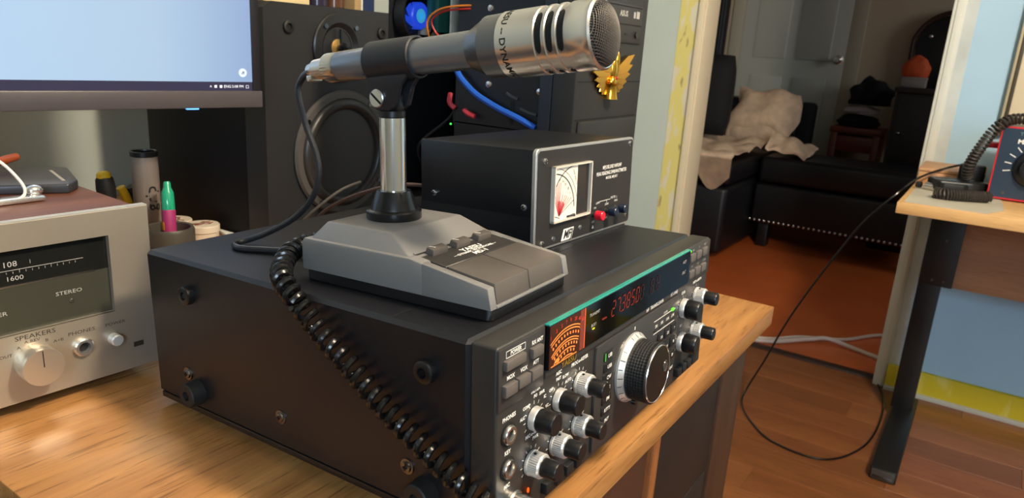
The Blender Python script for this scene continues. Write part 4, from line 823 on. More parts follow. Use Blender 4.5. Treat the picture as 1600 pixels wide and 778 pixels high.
for a in (45, 135, 225, 315):
    a = math.radians(a); MB().cyl((0.047*math.cos(a), -0.005, 0.047*math.sin(a)), (0.047*math.cos(a), -0.009, 0.047*math.sin(a)), 0.0040, n=14).obj('screw', STEEL, tw)
for x in (-0.103, 0.099):
    for z in (0.340, 0.035):
        g = MB().lathe([(0.0095, 0), (0.0095, 0.004), (0.0080, 0.005), (0.0052, 0.005), (0.0046, 0.001)], (x, 0, z), F, 24).obj('grille_socket', BLK_RUB, spk)
        MB().cyl((x, 0.001, z), (x, -0.0015, z), 0.0050, n=16).obj('hole', HOLE, g)
# things on top of the loudspeaker
STZ = DZ+0.375
def topbox(name, x0, x1, y0, y1, h, m, lab, cat, band=None):
    t = thing(name, lab, cat, ((x0+x1)/2, (y0+y1)/2, STZ)); w = (x1-x0)/2; d = (y1-y0)/2
    MB().box((-w, -d, 0), (w, d, h), 0.002).obj('body', m, t)
    MB().box((-w-0.0004, -d-0.0004, h*0.80), (w+0.0004, d+0.0004, h+0.0006), 0.001).obj('lid', band or m, t)
    return t
topbox('storage_box', 0.412, 0.502, 0.745, 0.83, 0.10, mat('cream_box', (222, 200, 150), 0.5), 'cream cardboard box on the left end of the loudspeaker top', 'box')
for x, lab, m, nm in ((0.535, 'dark plum bottle standing next to the cream box', mat('bottle_plum', (48, 40, 58), 0.2), 'plum_bottle'), (0.572, 'brown glass bottle in the middle of the loudspeaker top', mat('bottle_brown', (86, 58, 40), 0.15), 'brown_bottle')):
    b = thing(nm, lab, 'bottle', (x, 0.765, STZ))
    MB().lathe([(0, 0), (0.0150, 0), (0.0165, 0.002), (0.0165, 0.055), (0.0130, 0.068), (0.0075, 0.074), (0.0075, 0.086)], (0, 0, 0), (0, 0, 1), 28).obj('body', m, b)
    MB().cyl((0, 0, 0.084), (0, 0, 0.100), 0.0090, n=20, bev=0.001).obj('cap', BLK_PLAST, b)
for x0, x1, lab, c in ((0.593, 0.607, 'tan paperback on end beside the brown bottle', (170, 138, 92)), (0.6085, 0.6125, 'thin white booklet upright between tan and navy books', (214, 208, 190)), (0.614, 0.640, 'thick navy hardback upright at the right of the loudspeaker top', (26, 40, 78))):
    t = thing('book', lab, 'book', ((x0+x1)/2, 0.79, STZ), group='books on the loudspeaker'); w = (x1-x0)/2
    MB().box((-w, -0.052, 0), (w, 0.052, 0.16), min(0.001, w*0.4)).obj('cover', mat('cover_%d' % c[0], c, 0.6), t)
    MB().box((-w*0.8, -0.050, 0.0015), (w*0.8, 0.0535, 0.1585)).obj('pages', mat('pages', (216, 206, 184), 0.8), t)

# ------------------------------------------------------------------ computer tower, side open towards -x
pc = thing('computer_tower', 'black computer tower with its left side panel off and gold emblem on front', 'computer', (0.467, 0.228, DZ))
PCB = mat('pc_black', (30, 29, 28), 0.5, bump=0.06, bscale=900); PCI = mat('pc_inner', (12, 13, 17), 0.5)
w, d, h = 0.190, 0.312, 0.435
MB().box((0, 0, 0), (w, 0.034, h), 0.003).obj('front_bezel', PCB, pc)
MB().box((0, 0.034, h-0.004), (w, d, h)).obj('top_panel', PCI, pc); MB().box((0, 0.034, 0), (w, d, 0.006)).obj('bottom_panel', PCI, pc)
MB().box((w-0.004, 0.034, 0.006), (w, d, h-0.004)).obj('side_panel', PCB, pc); MB().box((0, d-0.003, 0.006), (w, d, h-0.004)).obj('rear_panel', PCI, pc)
MB().box((0, 0.034, 0.006), (0.010, 0.052, h-0.004), 0.001).obj('side_flange', mat('flange_blue_black', (24, 29, 40), 0.45), pc)
MB().box((0.158, 0.13, 0.10), (0.164, 0.305, 0.40)).obj('motherboard_tray', PCI, pc)
MB().box((0.155, 0.14, 0.12), (0.158, 0.30, 0.395)).obj('motherboard', mat('pcb_green', (16, 44, 38), 0.4), pc)
for z in (0.30, 0.34, 0.375, 0.20): MB().box((0.145, 0.18, z), (0.155, 0.28, z+0.008)).obj('board_slot', mat('slot_grey', (60, 62, 66), 0.5), pc)
for y0, y1, z0, z1, c in ((0.262, 0.270, 0.345, 0.425, (30, 84, 72)), (0.276, 0.284, 0.350, 0.425, (34, 92, 96)), (0.238, 0.241, 0.335, 0.425, (196, 192, 176)), (0.290, 0.296, 0.340, 0.364, (190, 182, 160))):
    MB().box((0.050, y0, z0), (0.090, y1, z1), 0.0008).obj('memory_module', mat('mem_%d_%d' % (c[0], c[1]), c, 0.5), pc)
MB().box((0.085, 0.225, 0.310), (0.130, 0.262, 0.328), 0.001).obj('connector_block', mat('conn_tan', (150, 112, 84), 0.5), pc)
MB().box((0.015, 0.205, 0.010), (0.150, 0.305, 0.105), 0.002).obj('power_supply', mat('psu_black', (22, 22, 24), 0.5), pc)
cage = MB()
cage.box((0.012, 0.052, 0.140), (0.0135, 0.195, 0.420)).box((0.152, 0.052, 0.140), (0.154, 0.195, 0.420))
for z in (0.140, 0.225, 0.310, 0.395): cage.box((0.012, 0.052, z), (0.154, 0.195, z+0.0015))
cg = cage.obj('drive_cage', mat('cage_black', (15, 15, 18), 0.42), pc, False)
for y, z in ((0.139, 0.281), (0.058, 0.278), (0.142, 0.378)): MB().lathe([(0, 0), (0.0045, 0), (0.0040, 0.002), (0, 0.003)], (0.012, y, z), (-1, 0, 0), 16).obj('screw', CHROME, cg)
for y, z, l in ((0.100, 0.268, 0.018), (0.073, 0.250, 0.026)): MB().tube(spline([(0.0115, y-l/2, z-0.002), (0.0110, y, z), (0.0115, y+l/2, z+0.004)], 4), 0.0022, 6).obj('cage_rib', mat('rib_grey', (58, 60, 64), 0.5), cg)
MB().box((0.0115, 0.096, 0.232), (0.0121, 0.102, 0.262)).obj('cage_slot', HOLE, cg)
od = MB().box((0.018, -0.002, 0.345), (0.170, 0.002, 0.395), 0.0012).obj('optical_drive', mat('drive_grey', (42, 40, 39), 0.45), pc); od['label'] = 'charcoal optical drive face'
MB().box((0.022, -0.0026, 0.3685), (0.166, -0.0018, 0.3695)).box((0.022, -0.0026, 0.3915), (0.166, -0.0018, 0.3922)).obj('tray_seam', HOLE, od)
MB().text('ASUS', 0.0095, TX(0.110, 0.382, -0.0022), wid=1.1, bold=0.0004).box((0.140, -0.0024, 0.378), (0.146, -0.002, 0.386)).box((0.149, -0.0024, 0.378), (0.158, -0.002, 0.387)).obj('drive_lettering', mat('drive_print', (160, 158, 152), 0.5), od, False)
MB().cyl((0.152, -0.001, 0.357), (0.152, -0.0045, 0.357), 0.0042, n=16).box((0.118, -0.0030, 0.356), (0.126, -0.001, 0.358)).obj('eject_button', mat('eject_dark', (30, 29, 28), 0.4), od)
MB().box((0.004, -0.0006, 0.2945), (w-0.004, 0.001, 0.2955)).box((0.004, -0.0006, 0.2475), (w-0.010, 0.001, 0.2490)).obj('bezel_seam', HOLE, pc)
MB().box((0.010, -0.006, 0.150), (w-0.012, 0.002, 0.2470), 0.004).obj('lower_bezel', PCB, pc)
# gold winged emblem
em = bpy.data.objects.new('winged_emblem', None); COL.objects.link(em); em.parent = pc; em.location = (0.090, -0.001, 0.305); em['label'] = 'gold winged emblem'
MB().ball((0, -0.003, 0.004), 0.012, 18, (0.75, 0.5, 1.5)).ball((0.008, -0.003, 0.014), 0.010, 14, (0.45, 0.45, 1.7)).obj('body', GOLD, em)
MB().ball((-0.004, -0.006, -0.010), 0.0085, 14, (1, 0.6, 0.9)).lathe([(0.0110, 0), (0.0095, 0.006), (0.0085, 0.016), (0.0100, 0.020), (0, 0.021)], (-0.003, -0.003, -0.032), (0, 0, 1), 16).obj('claws', GOLD, em)
MB().ball((-0.002, -0.0095, -0.005), 0.0022, 12).obj('red_stone', mat('stone_red', (150, 24, 20), 0.2), em)
for s in (-1, 1):
    for k in range(6):
        ang = math.radians(30-k*12 if s > 0 else 14-k*11); L = 0.060-0.0070*k; x0 = s*0.006; z0 = 0.004-k*0.0036
        tip = (x0+s*L*math.cos(ang), z0+L*math.sin(ang)*0.75); nx, nz = -math.sin(ang)*0.0062*s, math.cos(ang)*0.0062
        mid = ((x0*0.35+tip[0]*0.65), (z0*0.35+tip[1]*0.65))
        MB().prism([(x0-nx*0.5, z0-nz*0.5), (mid[0]-nx, mid[1]-nz), tip, (mid[0]+nx, mid[1]+nz), (x0+nx*0.5, z0+nz*0.5)], -0.0055+k*0.0006, -0.0010, 'xz', 0.0004, 1).obj('feather', GOLD, em)
# fan, wires
fan = bpy.data.objects.new('fan', None); COL.objects.link(fan); fan.parent = pc; fan.location = (0.040, 0.306, 0.366); fan.empty_display_size = 0.01
MB().lathe([(0.036, 0.0), (0.036, 0.018), (0.033, 0.018), (0.033, 0.0)], (0, 0, 0), F, 40).obj('fan_frame', PCI, fan)
FB = mat('fan_glow', (30, 60, 190), 0.3, emit=(40, 80, 230), estr=0.55)
for k in range(7):
    X = Matrix.Rotation(2*PI*k/7, 4, 'Y'); MB().raw([X @ Vector(p) for p in ((0.016, -0.006, 0.000), (0.032, -0.004, -0.010), (0.032, -0.014, 0.012), (0.016, -0.014, 0.010), (0.016, -0.0052, 0.000), (0.032, -0.0032, -0.010), (0.032, -0.0132, 0.012), (0.016, -0.0132, 0.010))], [[0, 1, 2, 3], [7, 6, 5, 4], [0, 4, 5, 1], [1, 5, 6, 2], [2, 6, 7, 3], [3, 7, 4, 0]]).obj('fan_blade', mat('blade_dark', (20, 24, 36), 0.3), fan)
MB().lathe([(0.019, 0.006), (0.019, 0.018), (0.017, 0.020), (0, 0.020)], (0, 0, 0), F, 28).obj('fan_hub', FB, fan)
MB().lathe([(0.010, 0.0201), (0.008, 0.0206), (0.006, 0.0201)], (0, 0, 0), F, 24).obj('hub_ring', mat('hub_teal', (60, 150, 190), 0.4, emit=(60, 160, 200), estr=0.6), fan)
def wire(pts, r, m, nm='wire'): return MB().tube(spline(pts, 10), r, 8).obj(nm, m, pc)
wire([(0.030, 0.160, 0.378), (0.010, 0.180, 0.376), (0.006, 0.215, 0.372), (0.006, 0.236, 0.360), (0.008, 0.232, 0.345), (0.012, 0.220, 0.334)], 0.0014, mat('wire_red', (176, 42, 34), 0.4))
wire([(0.030, 0.160, 0.381), (0.008, 0.182, 0.380), (0.003, 0.220, 0.374), (0.003, 0.242, 0.358), (0.010, 0.243, 0.335)], 0.0014, mat('wire_orange', (206, 116, 36), 0.4))
wire([(0.050, 0.215, 0.315), (0.015, 0.196, 0.305), (0.002, 0.184, 0.292), (0.002, 0.166, 0.276), (0.002, 0.146, 0.264), (0.002, 0.112, 0.251), (0.002, 0.082, 0.242), (0.006, 0.058, 0.232)], 0.0042, mat('wire_blue', (30, 84, 176), 0.35), 'data_cable')
for pts in (((0.012, 0.204, 0.264), (0.008, 0.202, 0.252), (0.010, 0.194, 0.244)), ((0.004, 0.172, 0.244), (0.002, 0.166, 0.241), (0.004, 0.154, 0.237))): wire(pts, 0.0035, mat('wire_pink_red', (170, 46, 60), 0.4))
for k in range(6):
    random.seed(50+k); y = 0.15+0.026*k; wire([(0.10, y, 0.10), (0.07+random.uniform(-.02, .02), y+random.uniform(-.02, .02), 0.17), (0.09, y+random.uniform(-.03, .03), 0.23), (0.12, y, 0.30)], 0.0028, mat('wire_black', (20, 21, 24), 0.4))
MB().ball((0.010, 0.200, 0.222), 0.0016, 10).obj('board_lamp', mat('led_green3', (40, 200, 60), 0.4, emit=(60, 240, 80), estr=1.2), pc)
# cable running from the meter box behind the post
tag(MB().tube(spline([on_radio(0.262, 0.240, 0.165), on_radio(0.262, 0.262, 0.166), on_radio(0.255, 0.330, 0.160), Vector((0.262, 0.44, 0.10)), Vector((0.270, 0.52, 0.03)), Vector((0.29, 0.62, -0.022)), Vector((0.36, 0.70, -0.026))], 10), 0.0022, 10).obj('coaxial_cable', mat('coax_tan', (84, 62, 54), 0.5)), 'thin tan cable running left from the back of the meter box', 'cable')
tag(MB().tube(spline([(0.37, 0.70, -0.026), (0.375, 0.66, 0.0), (0.395, 0.62, 0.045), (0.43, 0.60, 0.075), (0.468, 0.595, 0.085)], 10), 0.0022, 10).obj('grey_lead', mat('lead_grey', (70, 66, 62), 0.45)), 'grey lead curving up in front of the woofer edge', 'cable')

# ------------------------------------------------------------------ side table by the right wall
TZ = -0.013
tab = thing('side_table', 'pale beech table with black steel foot by the right wall', 'table', (2.03, -0.5, FZ))
tl_ = lambda p: (p[0]-2.03, p[1]+0.5, p[2]-FZ)
BEECH = wood('beech', (206, 160, 104), (228, 186, 130), 'y', 0.4, 4, 10, 0.15); BSTEEL = mat('black_steel', (20, 20, 21), 0.4)
def tbx(name, a, b, m, bev=0.002): return MB().box(tl_(a), tl_(b), bev).obj(name, m, tab)
tbx('top', (1.70, -1.10, TZ-0.029), (2.345, -0.036, TZ), BEECH, 0.0025)
tbx('upright', (2.140, -0.162, FZ+0.03), (2.200, -0.100, TZ-0.029), BSTEEL)
lf = tbx('foot', (1.690, -0.172, FZ), (2.250, -0.106, FZ+0.036), BSTEEL, 0.003)
MB().box(tl_((1.686, -0.168, FZ+0.004)), tl_((1.692, -0.110, FZ+0.032)), 0.002).obj('end_cap', mat('cap_grey', (60, 56, 52), 0.4), lf)
MB().box(tl_((1.684, -0.163, FZ+0.010)), tl_((1.687, -0.115, FZ+0.016)), 0.001).obj('cap_edge', STEEL, lf)
br = tbx('bracket', (2.136, -0.190, -0.318), (2.142, -0.100, TZ-0.029), BSTEEL)
for y, z in ((-0.150, -0.175), (-0.135, -0.300), (-0.165, -0.300)): MB().cyl(tl_((2.137, y, z)), tl_((2.132, y, z)), 0.004, n=12).obj('bolt', STEEL, br)
tbx('modesty_panel', (2.150, -1.08, -0.318), (2.168, -0.162, TZ-0.030), wood('panel_tan', (150, 108, 80), (176, 132, 100), 'y', 0.5, 3, 10, 0.1))
tbx('upright', (2.140, -1.04, FZ+0.03), (2.200, -0.98, TZ-0.029), BSTEEL); tbx('foot', (1.690, -1.045, FZ), (2.250, -0.975, FZ+0.036), BSTEEL, 0.003)
# things on the side table
wb = thing('wooden_box', 'flat tan wooden box at the wall end of the beech table', 'box', (2.22, -0.28, TZ))
MB().box((-0.105, 0.075, 0), (0.110, 0.240, 0.036), 0.002).obj('body', wood('box_tan', (186, 138, 98), (208, 160, 118), 'y', 0.5, 4, 10, 0.1), wb)
MB().box((-0.107, 0.073, 0.037), (0.112, 0.242, 0.046), 0.002).obj('lid', MATS['box_tan'], wb)
tag(MB().prism([(1.712, -0.050), (1.712, -0.225), (1.80, -0.262), (2.08, -0.250), (2.08, -0.050)], TZ+0.0003, TZ+0.0015, 'xy').obj('paper_sheet', mat('sheet_grey', (186, 180, 162), 0.6, var=0.12, vscale=9)), 'crumpled grey-white sheet under the coiled cord', 'paper')
tun = thing('antenna_tuner', 'dark blue instrument box with red edge and large black dial', 'tuner', (1.985, -0.222, TZ))
TW, TH = 0.34, 0.190
MB().box((0.004, -TW, 0.010), (0.24, 0, TH), 0.003).obj('case', mat('tuner_case', (40, 44, 52), 0.45), tun)
MB().prism(rrect(-TW-0.004, 0.004, 0.004, TH+0.005, 0.006), -0.003, 0.006, 'yz', 0.001, 1).obj('front_rim', mat('rim_red', (206, 36, 48), 0.4), tun)
MB().prism(rrect(-TW+0.000, 0.009, -0.000, TH+0.001, 0.004), -0.0045, 0.0, 'yz').obj('face', mat('tuner_face', (38, 54, 74), 0.35), tun)
TXM = lambda y, z: Matrix(((0, 0, -1, -0.0049), (-1, 0, 0, y), (0, 1, 0, z), (0, 0, 0, 1)))
tt = MB().text('MATCHING', 0.0150, TXM(-0.082, 0.158), wid=1.15, bold=0.0007)
tk2 = MB()
for a in range(-10, 200, 19):
    a = math.radians(a); c, s = math.cos(a), math.sin(a); ky, kz = -0.088, 0.092
    q = [(ky+r*c+t*s, kz+r*s-t*c) for r, t in ((0.054, -0.0012), (0.070, -0.0012), (0.070, 0.0012), (0.054, 0.0012))]
    tk2.raw([(-0.0049, y, z) for y, z in q], [[0, 1, 2, 3]])
tk2.obj('dial_marks', PRINT, tun, False)
tt.obj('panel_lettering', PRINT, tun, False)
MB().text('TRANSMITTER', 0.0120, TXM(-0.082, 0.178), wid=1.15).obj('panel_lettering', mat('print_teal', (110, 160, 160), 0.5), tun, False)
dk = MB().lathe([(0, 0.004), (0.048, 0.004), (0.050, 0.008), (0.047, 0.012), (0.036, 0.014), (0.034, 0.034), (0.030, 0.037), (0, 0.037)], (0, -0.088, 0.092), (-1, 0, 0), 36).obj('dial_knob', mat('tuner_knob', (24, 28, 34), 0.25), tun)
MB().raw([(-0.0376, -0.088, 0.0905), (-0.0376, -0.114, 0.1020), (-0.0376, -0.1130, 0.1040), (-0.0376, -0.088, 0.0935)], [[0, 1, 2, 3]]).obj('pointer', PRINT, dk, False)
MB().cyl((-0.0045, -0.030, 0.022), (-0.0060, -0.030, 0.022), 0.004, n=12).obj('screw', STEEL, tun)
for y in (-0.04, -TW+0.04):
    for x in (0.03, 0.20): MB().cyl((x, y, 0), (x, y, 0.0105), 0.012, n=16).obj('foot', BLK_RUB, tun)
MB().box((0.060, 0.001, 0.130), (0.110, 0.028, 0.144), 0.002).obj('red_latch', MATS['rim_red'], tun)
MB().text('T', 0.010, TXM(-0.078, 0.190)).obj('rim_lettering', PRINT, tun, False)
# hand microphone and its coiled cord
hm = thing('hand_microphone', 'small black hand microphone lying on the beech table', 'microphone', (2.02, -0.150, TZ+0.0015), (0, 0, 0.35))
MB().prism([(-0.036, -0.062), (0.036, -0.062), (0.044, -0.020), (0.040, 0.060), (0.026, 0.074), (-0.026, 0.074), (-0.040, 0.060), (-0.044, -0.020)], 0.004, 0.034, 'xy', 0.006, 3).obj('body', BLK_PLAST, hm)
MB().prism([(-0.046, -0.010), (-0.056, 0.005), (-0.056, 0.055), (-0.040, 0.062)], 0.010, 0.028, 'xy', 0.003, 2).obj('talk_bar', BLK_RUB, hm)
MB().cyl((0, -0.02, 0.034), (0, -0.02, 0.037), 0.016, n=20, bev=0.001).obj('grille', mat('mic_grey', (52, 52, 54), 0.5), hm)
c1 = spline([(1.955, -0.195, TZ+0.026), (2.00, -0.176, TZ+0.055), (1.985, -0.160, TZ+0.100), (1.965, -0.175, TZ+0.150), (1.960, -0.205, TZ+0.195), (1.970, -0.250, TZ+0.220), (1.985, -0.320, TZ+0.222), (2.00, -0.46, TZ+0.222), (2.02, -0.55, TZ+0.218)], 14)
c1 = spline([(2.015, -0.165, TZ+0.045), (1.990, -0.165, TZ+0.085), (1.975, -0.185, TZ+0.145), (1.968, -0.210, TZ+0.195), (1.985, -0.245, TZ+0.2150), (2.00, -0.320, TZ+0.2145), (2.02, -0.46, TZ+0.2145), (2.03, -0.55, TZ+0.2145)], 14)
tag(MB().tube(helix(c1, 0.0120, 56, 10), 0.0035, 6).obj('coiled_cord', mat('cord_brown_black', (46, 40, 36), 0.5)), 'dark coiled cord rising from the hand microphone over the red-edged tuner', 'cord')
c2 = spline([(1.842, -0.105, TZ+0.0160), (1.835, -0.130, TZ+0.0165), (1.850, -0.165, TZ+0.0165), (1.870, -0.195, TZ+0.0165), (1.890, -0.225, TZ+0.0165)], 14)
tag(MB().tube(helix(c2, 0.0125, 22, 10), 0.0030, 6).obj('coiled_cord', MATS['cord_brown_black']), 'short dark coiled cord lying on the sheet at the table edge', 'cord')
pl_ = thing('connector_plug', 'silver microphone plug with black tip lying on the sheet', 'plug', (1.985, -0.062, TZ+0.0125))
MB().lathe([(0, 0), (0.0105, 0), (0.0105, 0.030), (0.0075, 0.032), (0.0065, 0.060), (0, 0.060)], (0, -0.010, 0), (-0.25, -1, 0), 20).obj('body', SATIN, pl_)
MB().cyl((0.0025, 0.0, 0), (0.006, 0.012, 0), 0.0085, n=16).obj('tip', BLK_RUB, pl_)
tag(MB().box((2.075, -0.205, TZ), (2.108, -0.140, TZ+0.075), 0.006).obj('black_adapter', BLK_PLAST), 'black block standing between hand microphone and tuner', 'adapter')
pf = thing('wall_panel', 'cream board with dark edge hung on the right wall', 'board', (2.369, -0.226, 0.14))
MB().box((-0.022, -0.50, 0), (0, 0, 0.60), 0.002).obj('board', mat('board_cream', (226, 212, 182), 0.6), pf)
MB().box((-0.026, 0.0, -0.004), (0, 0.010, 0.604), 0.002).obj('edge', mat('board_edge', (70, 62, 46), 0.5), pf)
MB().box((-0.027, 0.010, -0.004), (0, 0.018, 0.604), 0.002).obj('edge', mat('board_edge_pale', (180, 168, 138), 0.5), pf)
# cables in the doorway
bc = spline([(2.112, -0.160, TZ+0.075), (2.11, -0.10, TZ+0.050), (2.05, -0.045, TZ+0.020), (1.97, -0.010, -0.030), (1.95, 0.060, -0.125), (1.95, 0.110, -0.225), (1.95, 0.165, -0.345), (1.95, 0.220, -0.480), (1.95, 0.265, -0.620), (1.94, 0.305, -0.735), (1.88, 0.300, FZ+0.004), (1.78, 0.240, FZ+0.003), (1.70, 0.150, FZ+0.003), (1.70, 0.010, FZ+0.003), (1.86, -0.070, FZ+0.003), (2.10, -0.085, FZ+0.003), (2.30, -0.060, FZ+0.003), (2.395, -0.020, FZ+0.004)], 12)
tag(MB().tube(bc, 0.0032, 8).obj('hanging_cable', CORD), 'thin black cable hanging from the beech table and looping on the floor', 'cable')
WC = mat('cable_white2', (206, 186, 172), 0.45)
tag(MB().tube(spline([(2.50, 0.80, FZ+0.006), (2.50, 0.43, FZ+0.006), (2.63, 0.29, FZ+0.006), (2.73, 0.14, FZ+0.006), (2.88, 0.04, FZ+0.006), (3.0, -0.1, FZ+0.008)], 10), 0.0075, 8).obj('floor_cable', WC), 'white cable on the back room floor bending away from the threshold', 'cable', 'white floor cables')
tag(MB().tube(spline([(2.46, 0.80, FZ+0.006), (2.465, 0.43, FZ+0.006), (2.60, 0.26, FZ+0.014), (2.66, 0.19, FZ+0.018), (2.65, 0.07, FZ+0.006), (2.62, -0.02, FZ+0.006), (2.60, -0.2, FZ+0.008)], 10), 0.0085, 8).obj('floor_cable', WC), 'white cable on the back room floor running close along the threshold', 'cable', 'white floor cables')

# ------------------------------------------------------------------ the back room
BLEATH = mat('black_leather', (11, 11, 15), 0.45, bump=0.1, bscale=60)
sofa = thing('black_sofa', 'long black upholstered sofa with nail-head trim in the back room', 'sofa', (4.0, 0.5, FZ))
sl_ = lambda p: (p[0]-4.0, p[1]-0.5, p[2]-FZ)
def sbx(name, a, b, m=BLEATH, bev=0.02): return MB().box(sl_(a), sl_(b), bev, 3).obj(name, m, sofa)
bs = sbx('base', (4.02, -0.10, -0.625), (4.50, 0.925, -0.385))
sbx('seat_cushion', (4.03, -0.10, -0.380), (4.50, 0.920, -0.225), bev=0.03)
n_ = 30; nail = None
for i in range(n_):
    y = 0.925-i*0.0285
    if nail is None: nail = MB().ball((0, 0, 0), 0.0075, 10, (0.6, 1, 1)).obj('nail_head', SATIN, bs, loc=sl_((4.018, y, -0.606)))
    else: share(nail, 'nail_head', bs, sl_((4.018, y, -0.606)))
for y in (-0.04, 0.85): MB().box(sl_((4.06, y-0.03, FZ)), sl_((4.14, y+0.03, -0.62)), 0.004).obj('leg', BLK_PLAST, sofa)
ch = thing('black_chaise', 'black upholstered chaise seat under the cream blanket', 'sofa', (3.95, 1.35, FZ))
def cbx(name, a, b, bev=0.03): return MB().box((a[0]-3.95, a[1]-1.35, a[2]-FZ), (b[0]-3.95, b[1]-1.35, b[2]-FZ), bev, 3).obj(name, BLEATH, ch)
cbx('base', (3.52, 0.935, FZ+0.03), (4.85, 1.95, -0.36)); cbx('seat_cushion', (3.54, 0.935, -0.355), (4.85, 1.95, -0.225)); cbx('backrest', (4.86, 0.98, FZ+0.03), (5.06, 2.0, 0.06))
for x in (3.60, 4.75):
    for y in (1.05, 1.88): MB().box((x-3.99, y-1.39, 0), (x-3.91, y-1.31, 0.04), 0.004).obj('leg', BLK_PLAST, ch)
bpk = thing('black_backrest_cushion', 'tall black cushion standing on the chaise beside the doorway', 'cushion', (3.92, 1.225, -0.125), (0, 0, 0.15))
bb = bmesh.new(); bmesh.ops.create_cube(bb, size=1); bmesh.ops.subdivide_edges(bb, edges=bb.edges[:], cuts=5, use_grid_fill=True)
for v in bb.verts:
    p = v.co; k = 1-0.35*((2*p.z)**4)*0.5; q = 1-0.25*(2*p.y)**4*0.5
    v.co = Vector((p.x*0.15*(0.55+0.45*(1-(2*p.y)**4)*(1-(2*p.z)**4)), p.y*0.24*k, (p.z+0.5)*0.46*(0.94+0.06*q)))
MB().bm(bb).obj('cover', mat('cushion_black', (14, 14, 16), 0.8), bpk, angle=80)
# cream blanket draped over the chaise: thick cloth
random.seed(3)
def cloth(name, fn, nu, nv, th, m, label, cat):
    V = []; Fc = []
    for s in (0, 1):
        for i in range(nu+1):
            for j in range(nv+1):
                p = Vector(fn(i/nu, j/nv)); V.append(p+Vector((0, 0, -th*s)) if True else p)
    N = (nu+1)*(nv+1); id_ = lambda i, j, s: s*N+i*(nv+1)+j
    for i in range(nu):
        for j in range(nv):
            Fc.append([id_(i, j, 0), id_(i+1, j, 0), id_(i+1, j+1, 0), id_(i, j+1, 0)]); Fc.append([id_(i, j+1, 1), id_(i+1, j+1, 1), id_(i+1, j, 1), id_(i, j, 1)])
    for i in range(nu): Fc.append([id_(i, 0, 0), id_(i, 0, 1), id_(i+1, 0, 1), id_(i+1, 0, 0)]); Fc.append([id_(i, nv, 0), id_(i+1, nv, 0), id_(i+1, nv, 1), id_(i, nv, 1)])
    for j in range(nv): Fc.append([id_(0, j, 0), id_(0, j+1, 0), id_(0, j+1, 1), id_(0, j, 1)]); Fc.append([id_(nu, j, 0), id_(nu, j, 1), id_(nu, j+1, 1), id_(nu, j+1, 0)])
    return tag(MB().raw(V, Fc).obj(name, m, angle=80), label, cat)
def wob(x, y): return 0.020*math.sin(9*x+5*y)+0.014*math.sin(17*x-11*y+1)+0.010*math.sin(31*y+7*x)
def blanket(u, v):
    # u across y (1.95 -> 0.62), v from the hanging front edge to the back
    y = 1.92-0.99*u
    hang = 0.045+0.135*math.exp(-((u-0.90)/0.09)**2)+0.02*math.sin(14*u)
    s = v*1.10
    if s < 0.28: x = 3.512-0.012*math.sin(18*u); z = -0.188-hang*(1-s/0.28)
    else: x = 3.535+(s-0.28)*0.95; z = -0.190+abs(wob(x, y))*1.1+0.05*max(0, (x-4.0)/0.5)*(0.6+0.4*math.sin(5*y))+0.008
    return (x-(0.012 if s < 0.28 else 0), y, z)
cloth('cream_blanket', blanket, 44, 44, 0.010, mat('blanket_cream', (222, 192, 162), 0.9, var=0.2, vscale=14, bump=0.5, bscale=90), 'rumpled cream knitted blanket draped over the black chaise', 'blanket')
def throw2(u, v):
    y = 0.905-0.23*u; x = 4.05+0.34*v
    return (x, y, -0.185+abs(wob(x*1.3, y*1.5))*0.9+0.03*v-0.03*u*u+0.05*math.sin(PI*v)*(1-u))
cloth('cream_throw', throw2, 26, 30, 0.012, MATS['blanket_cream'], 'cream throw spread over the end of the black sofa', 'blanket')
def pillow(u, v):
    a = 2*u-1; b = v; k = max(0, (1-a**4))*max(0, 1-(2*b-1)**4)
    return (4.45+0.20*b+0.0*k-0.07*k, 1.07-0.200*a+0.02*math.sin(7*b), -0.135+0.265*b+0.015*math.sin(5*a)+0.05*k)
cloth('cream_pillow', pillow, 22, 22, 0.07, MATS['blanket_cream'], 'cream knitted pillow leaning up behind the blanket', 'pillow')
tag(MB().box((4.74, 0.80, -0.35), (4.83, 0.91, 0.070), 0.03, 3).obj('small_cushion', mat('cushion_navy', (26, 28, 32), 0.8)), 'small dark cushion leaning near the white door', 'cushion')
# wooden stool with clothes
RB = mat('stool_wood', (124, 54, 36), 0.4, var=0.15, vscale=6)
so = thing('wooden_stool', 'red-brown wooden stool piled with dark clothes', 'stool', (5.02, 0.56, FZ))
MB().box((-0.13, -0.16, 0.66), (0.13, 0.16, 0.70), 0.006).obj('seat', RB, so)
for x in (-0.10, 0.10):
    for y in (-0.13, 0.13): MB().box((x-0.022, y-0.022, 0), (x+0.022, y+0.022, 0.66), 0.004).obj('leg', RB, so)
for y in (-0.13, 0.13): MB().box((-0.10, y-0.012, 0.50), (0.10, y+0.012, 0.56), 0.003).obj('rail', RB, so)
for x in (-0.10, 0.10): MB().box((x-0.012, -0.13, 0.54), (x+0.012, 0.13, 0.64), 0.003).obj('rail', RB, so)
def lump(name, c, s, m, lab, seed, amp=0.16):
    random.seed(seed); ph_ = [random.uniform(0, 6) for _ in range(6)]
    b = bmesh.new(); bmesh.ops.create_icosphere(b, subdivisions=4, radius=1)
    for v in b.verts:
        p = v.co; k = 1+amp*(math.sin(4*p.x+ph_[0])*math.sin(5*p.y+ph_[1])+0.6*math.sin(9*p.z+ph_[2]+3*p.y)+0.4*math.sin(13*p.x+7*p.y+ph_[3]))
        z = max(p.z*k, -0.45); v.co = Vector((c[0]+p.x*k*s[0], c[1]+p.y*k*s[1], c[2]+(z+0.45)*s[2]))
    return tag(MB().bm(b).obj(name, m, angle=80), lab, 'clothes')
SZ = FZ+0.702
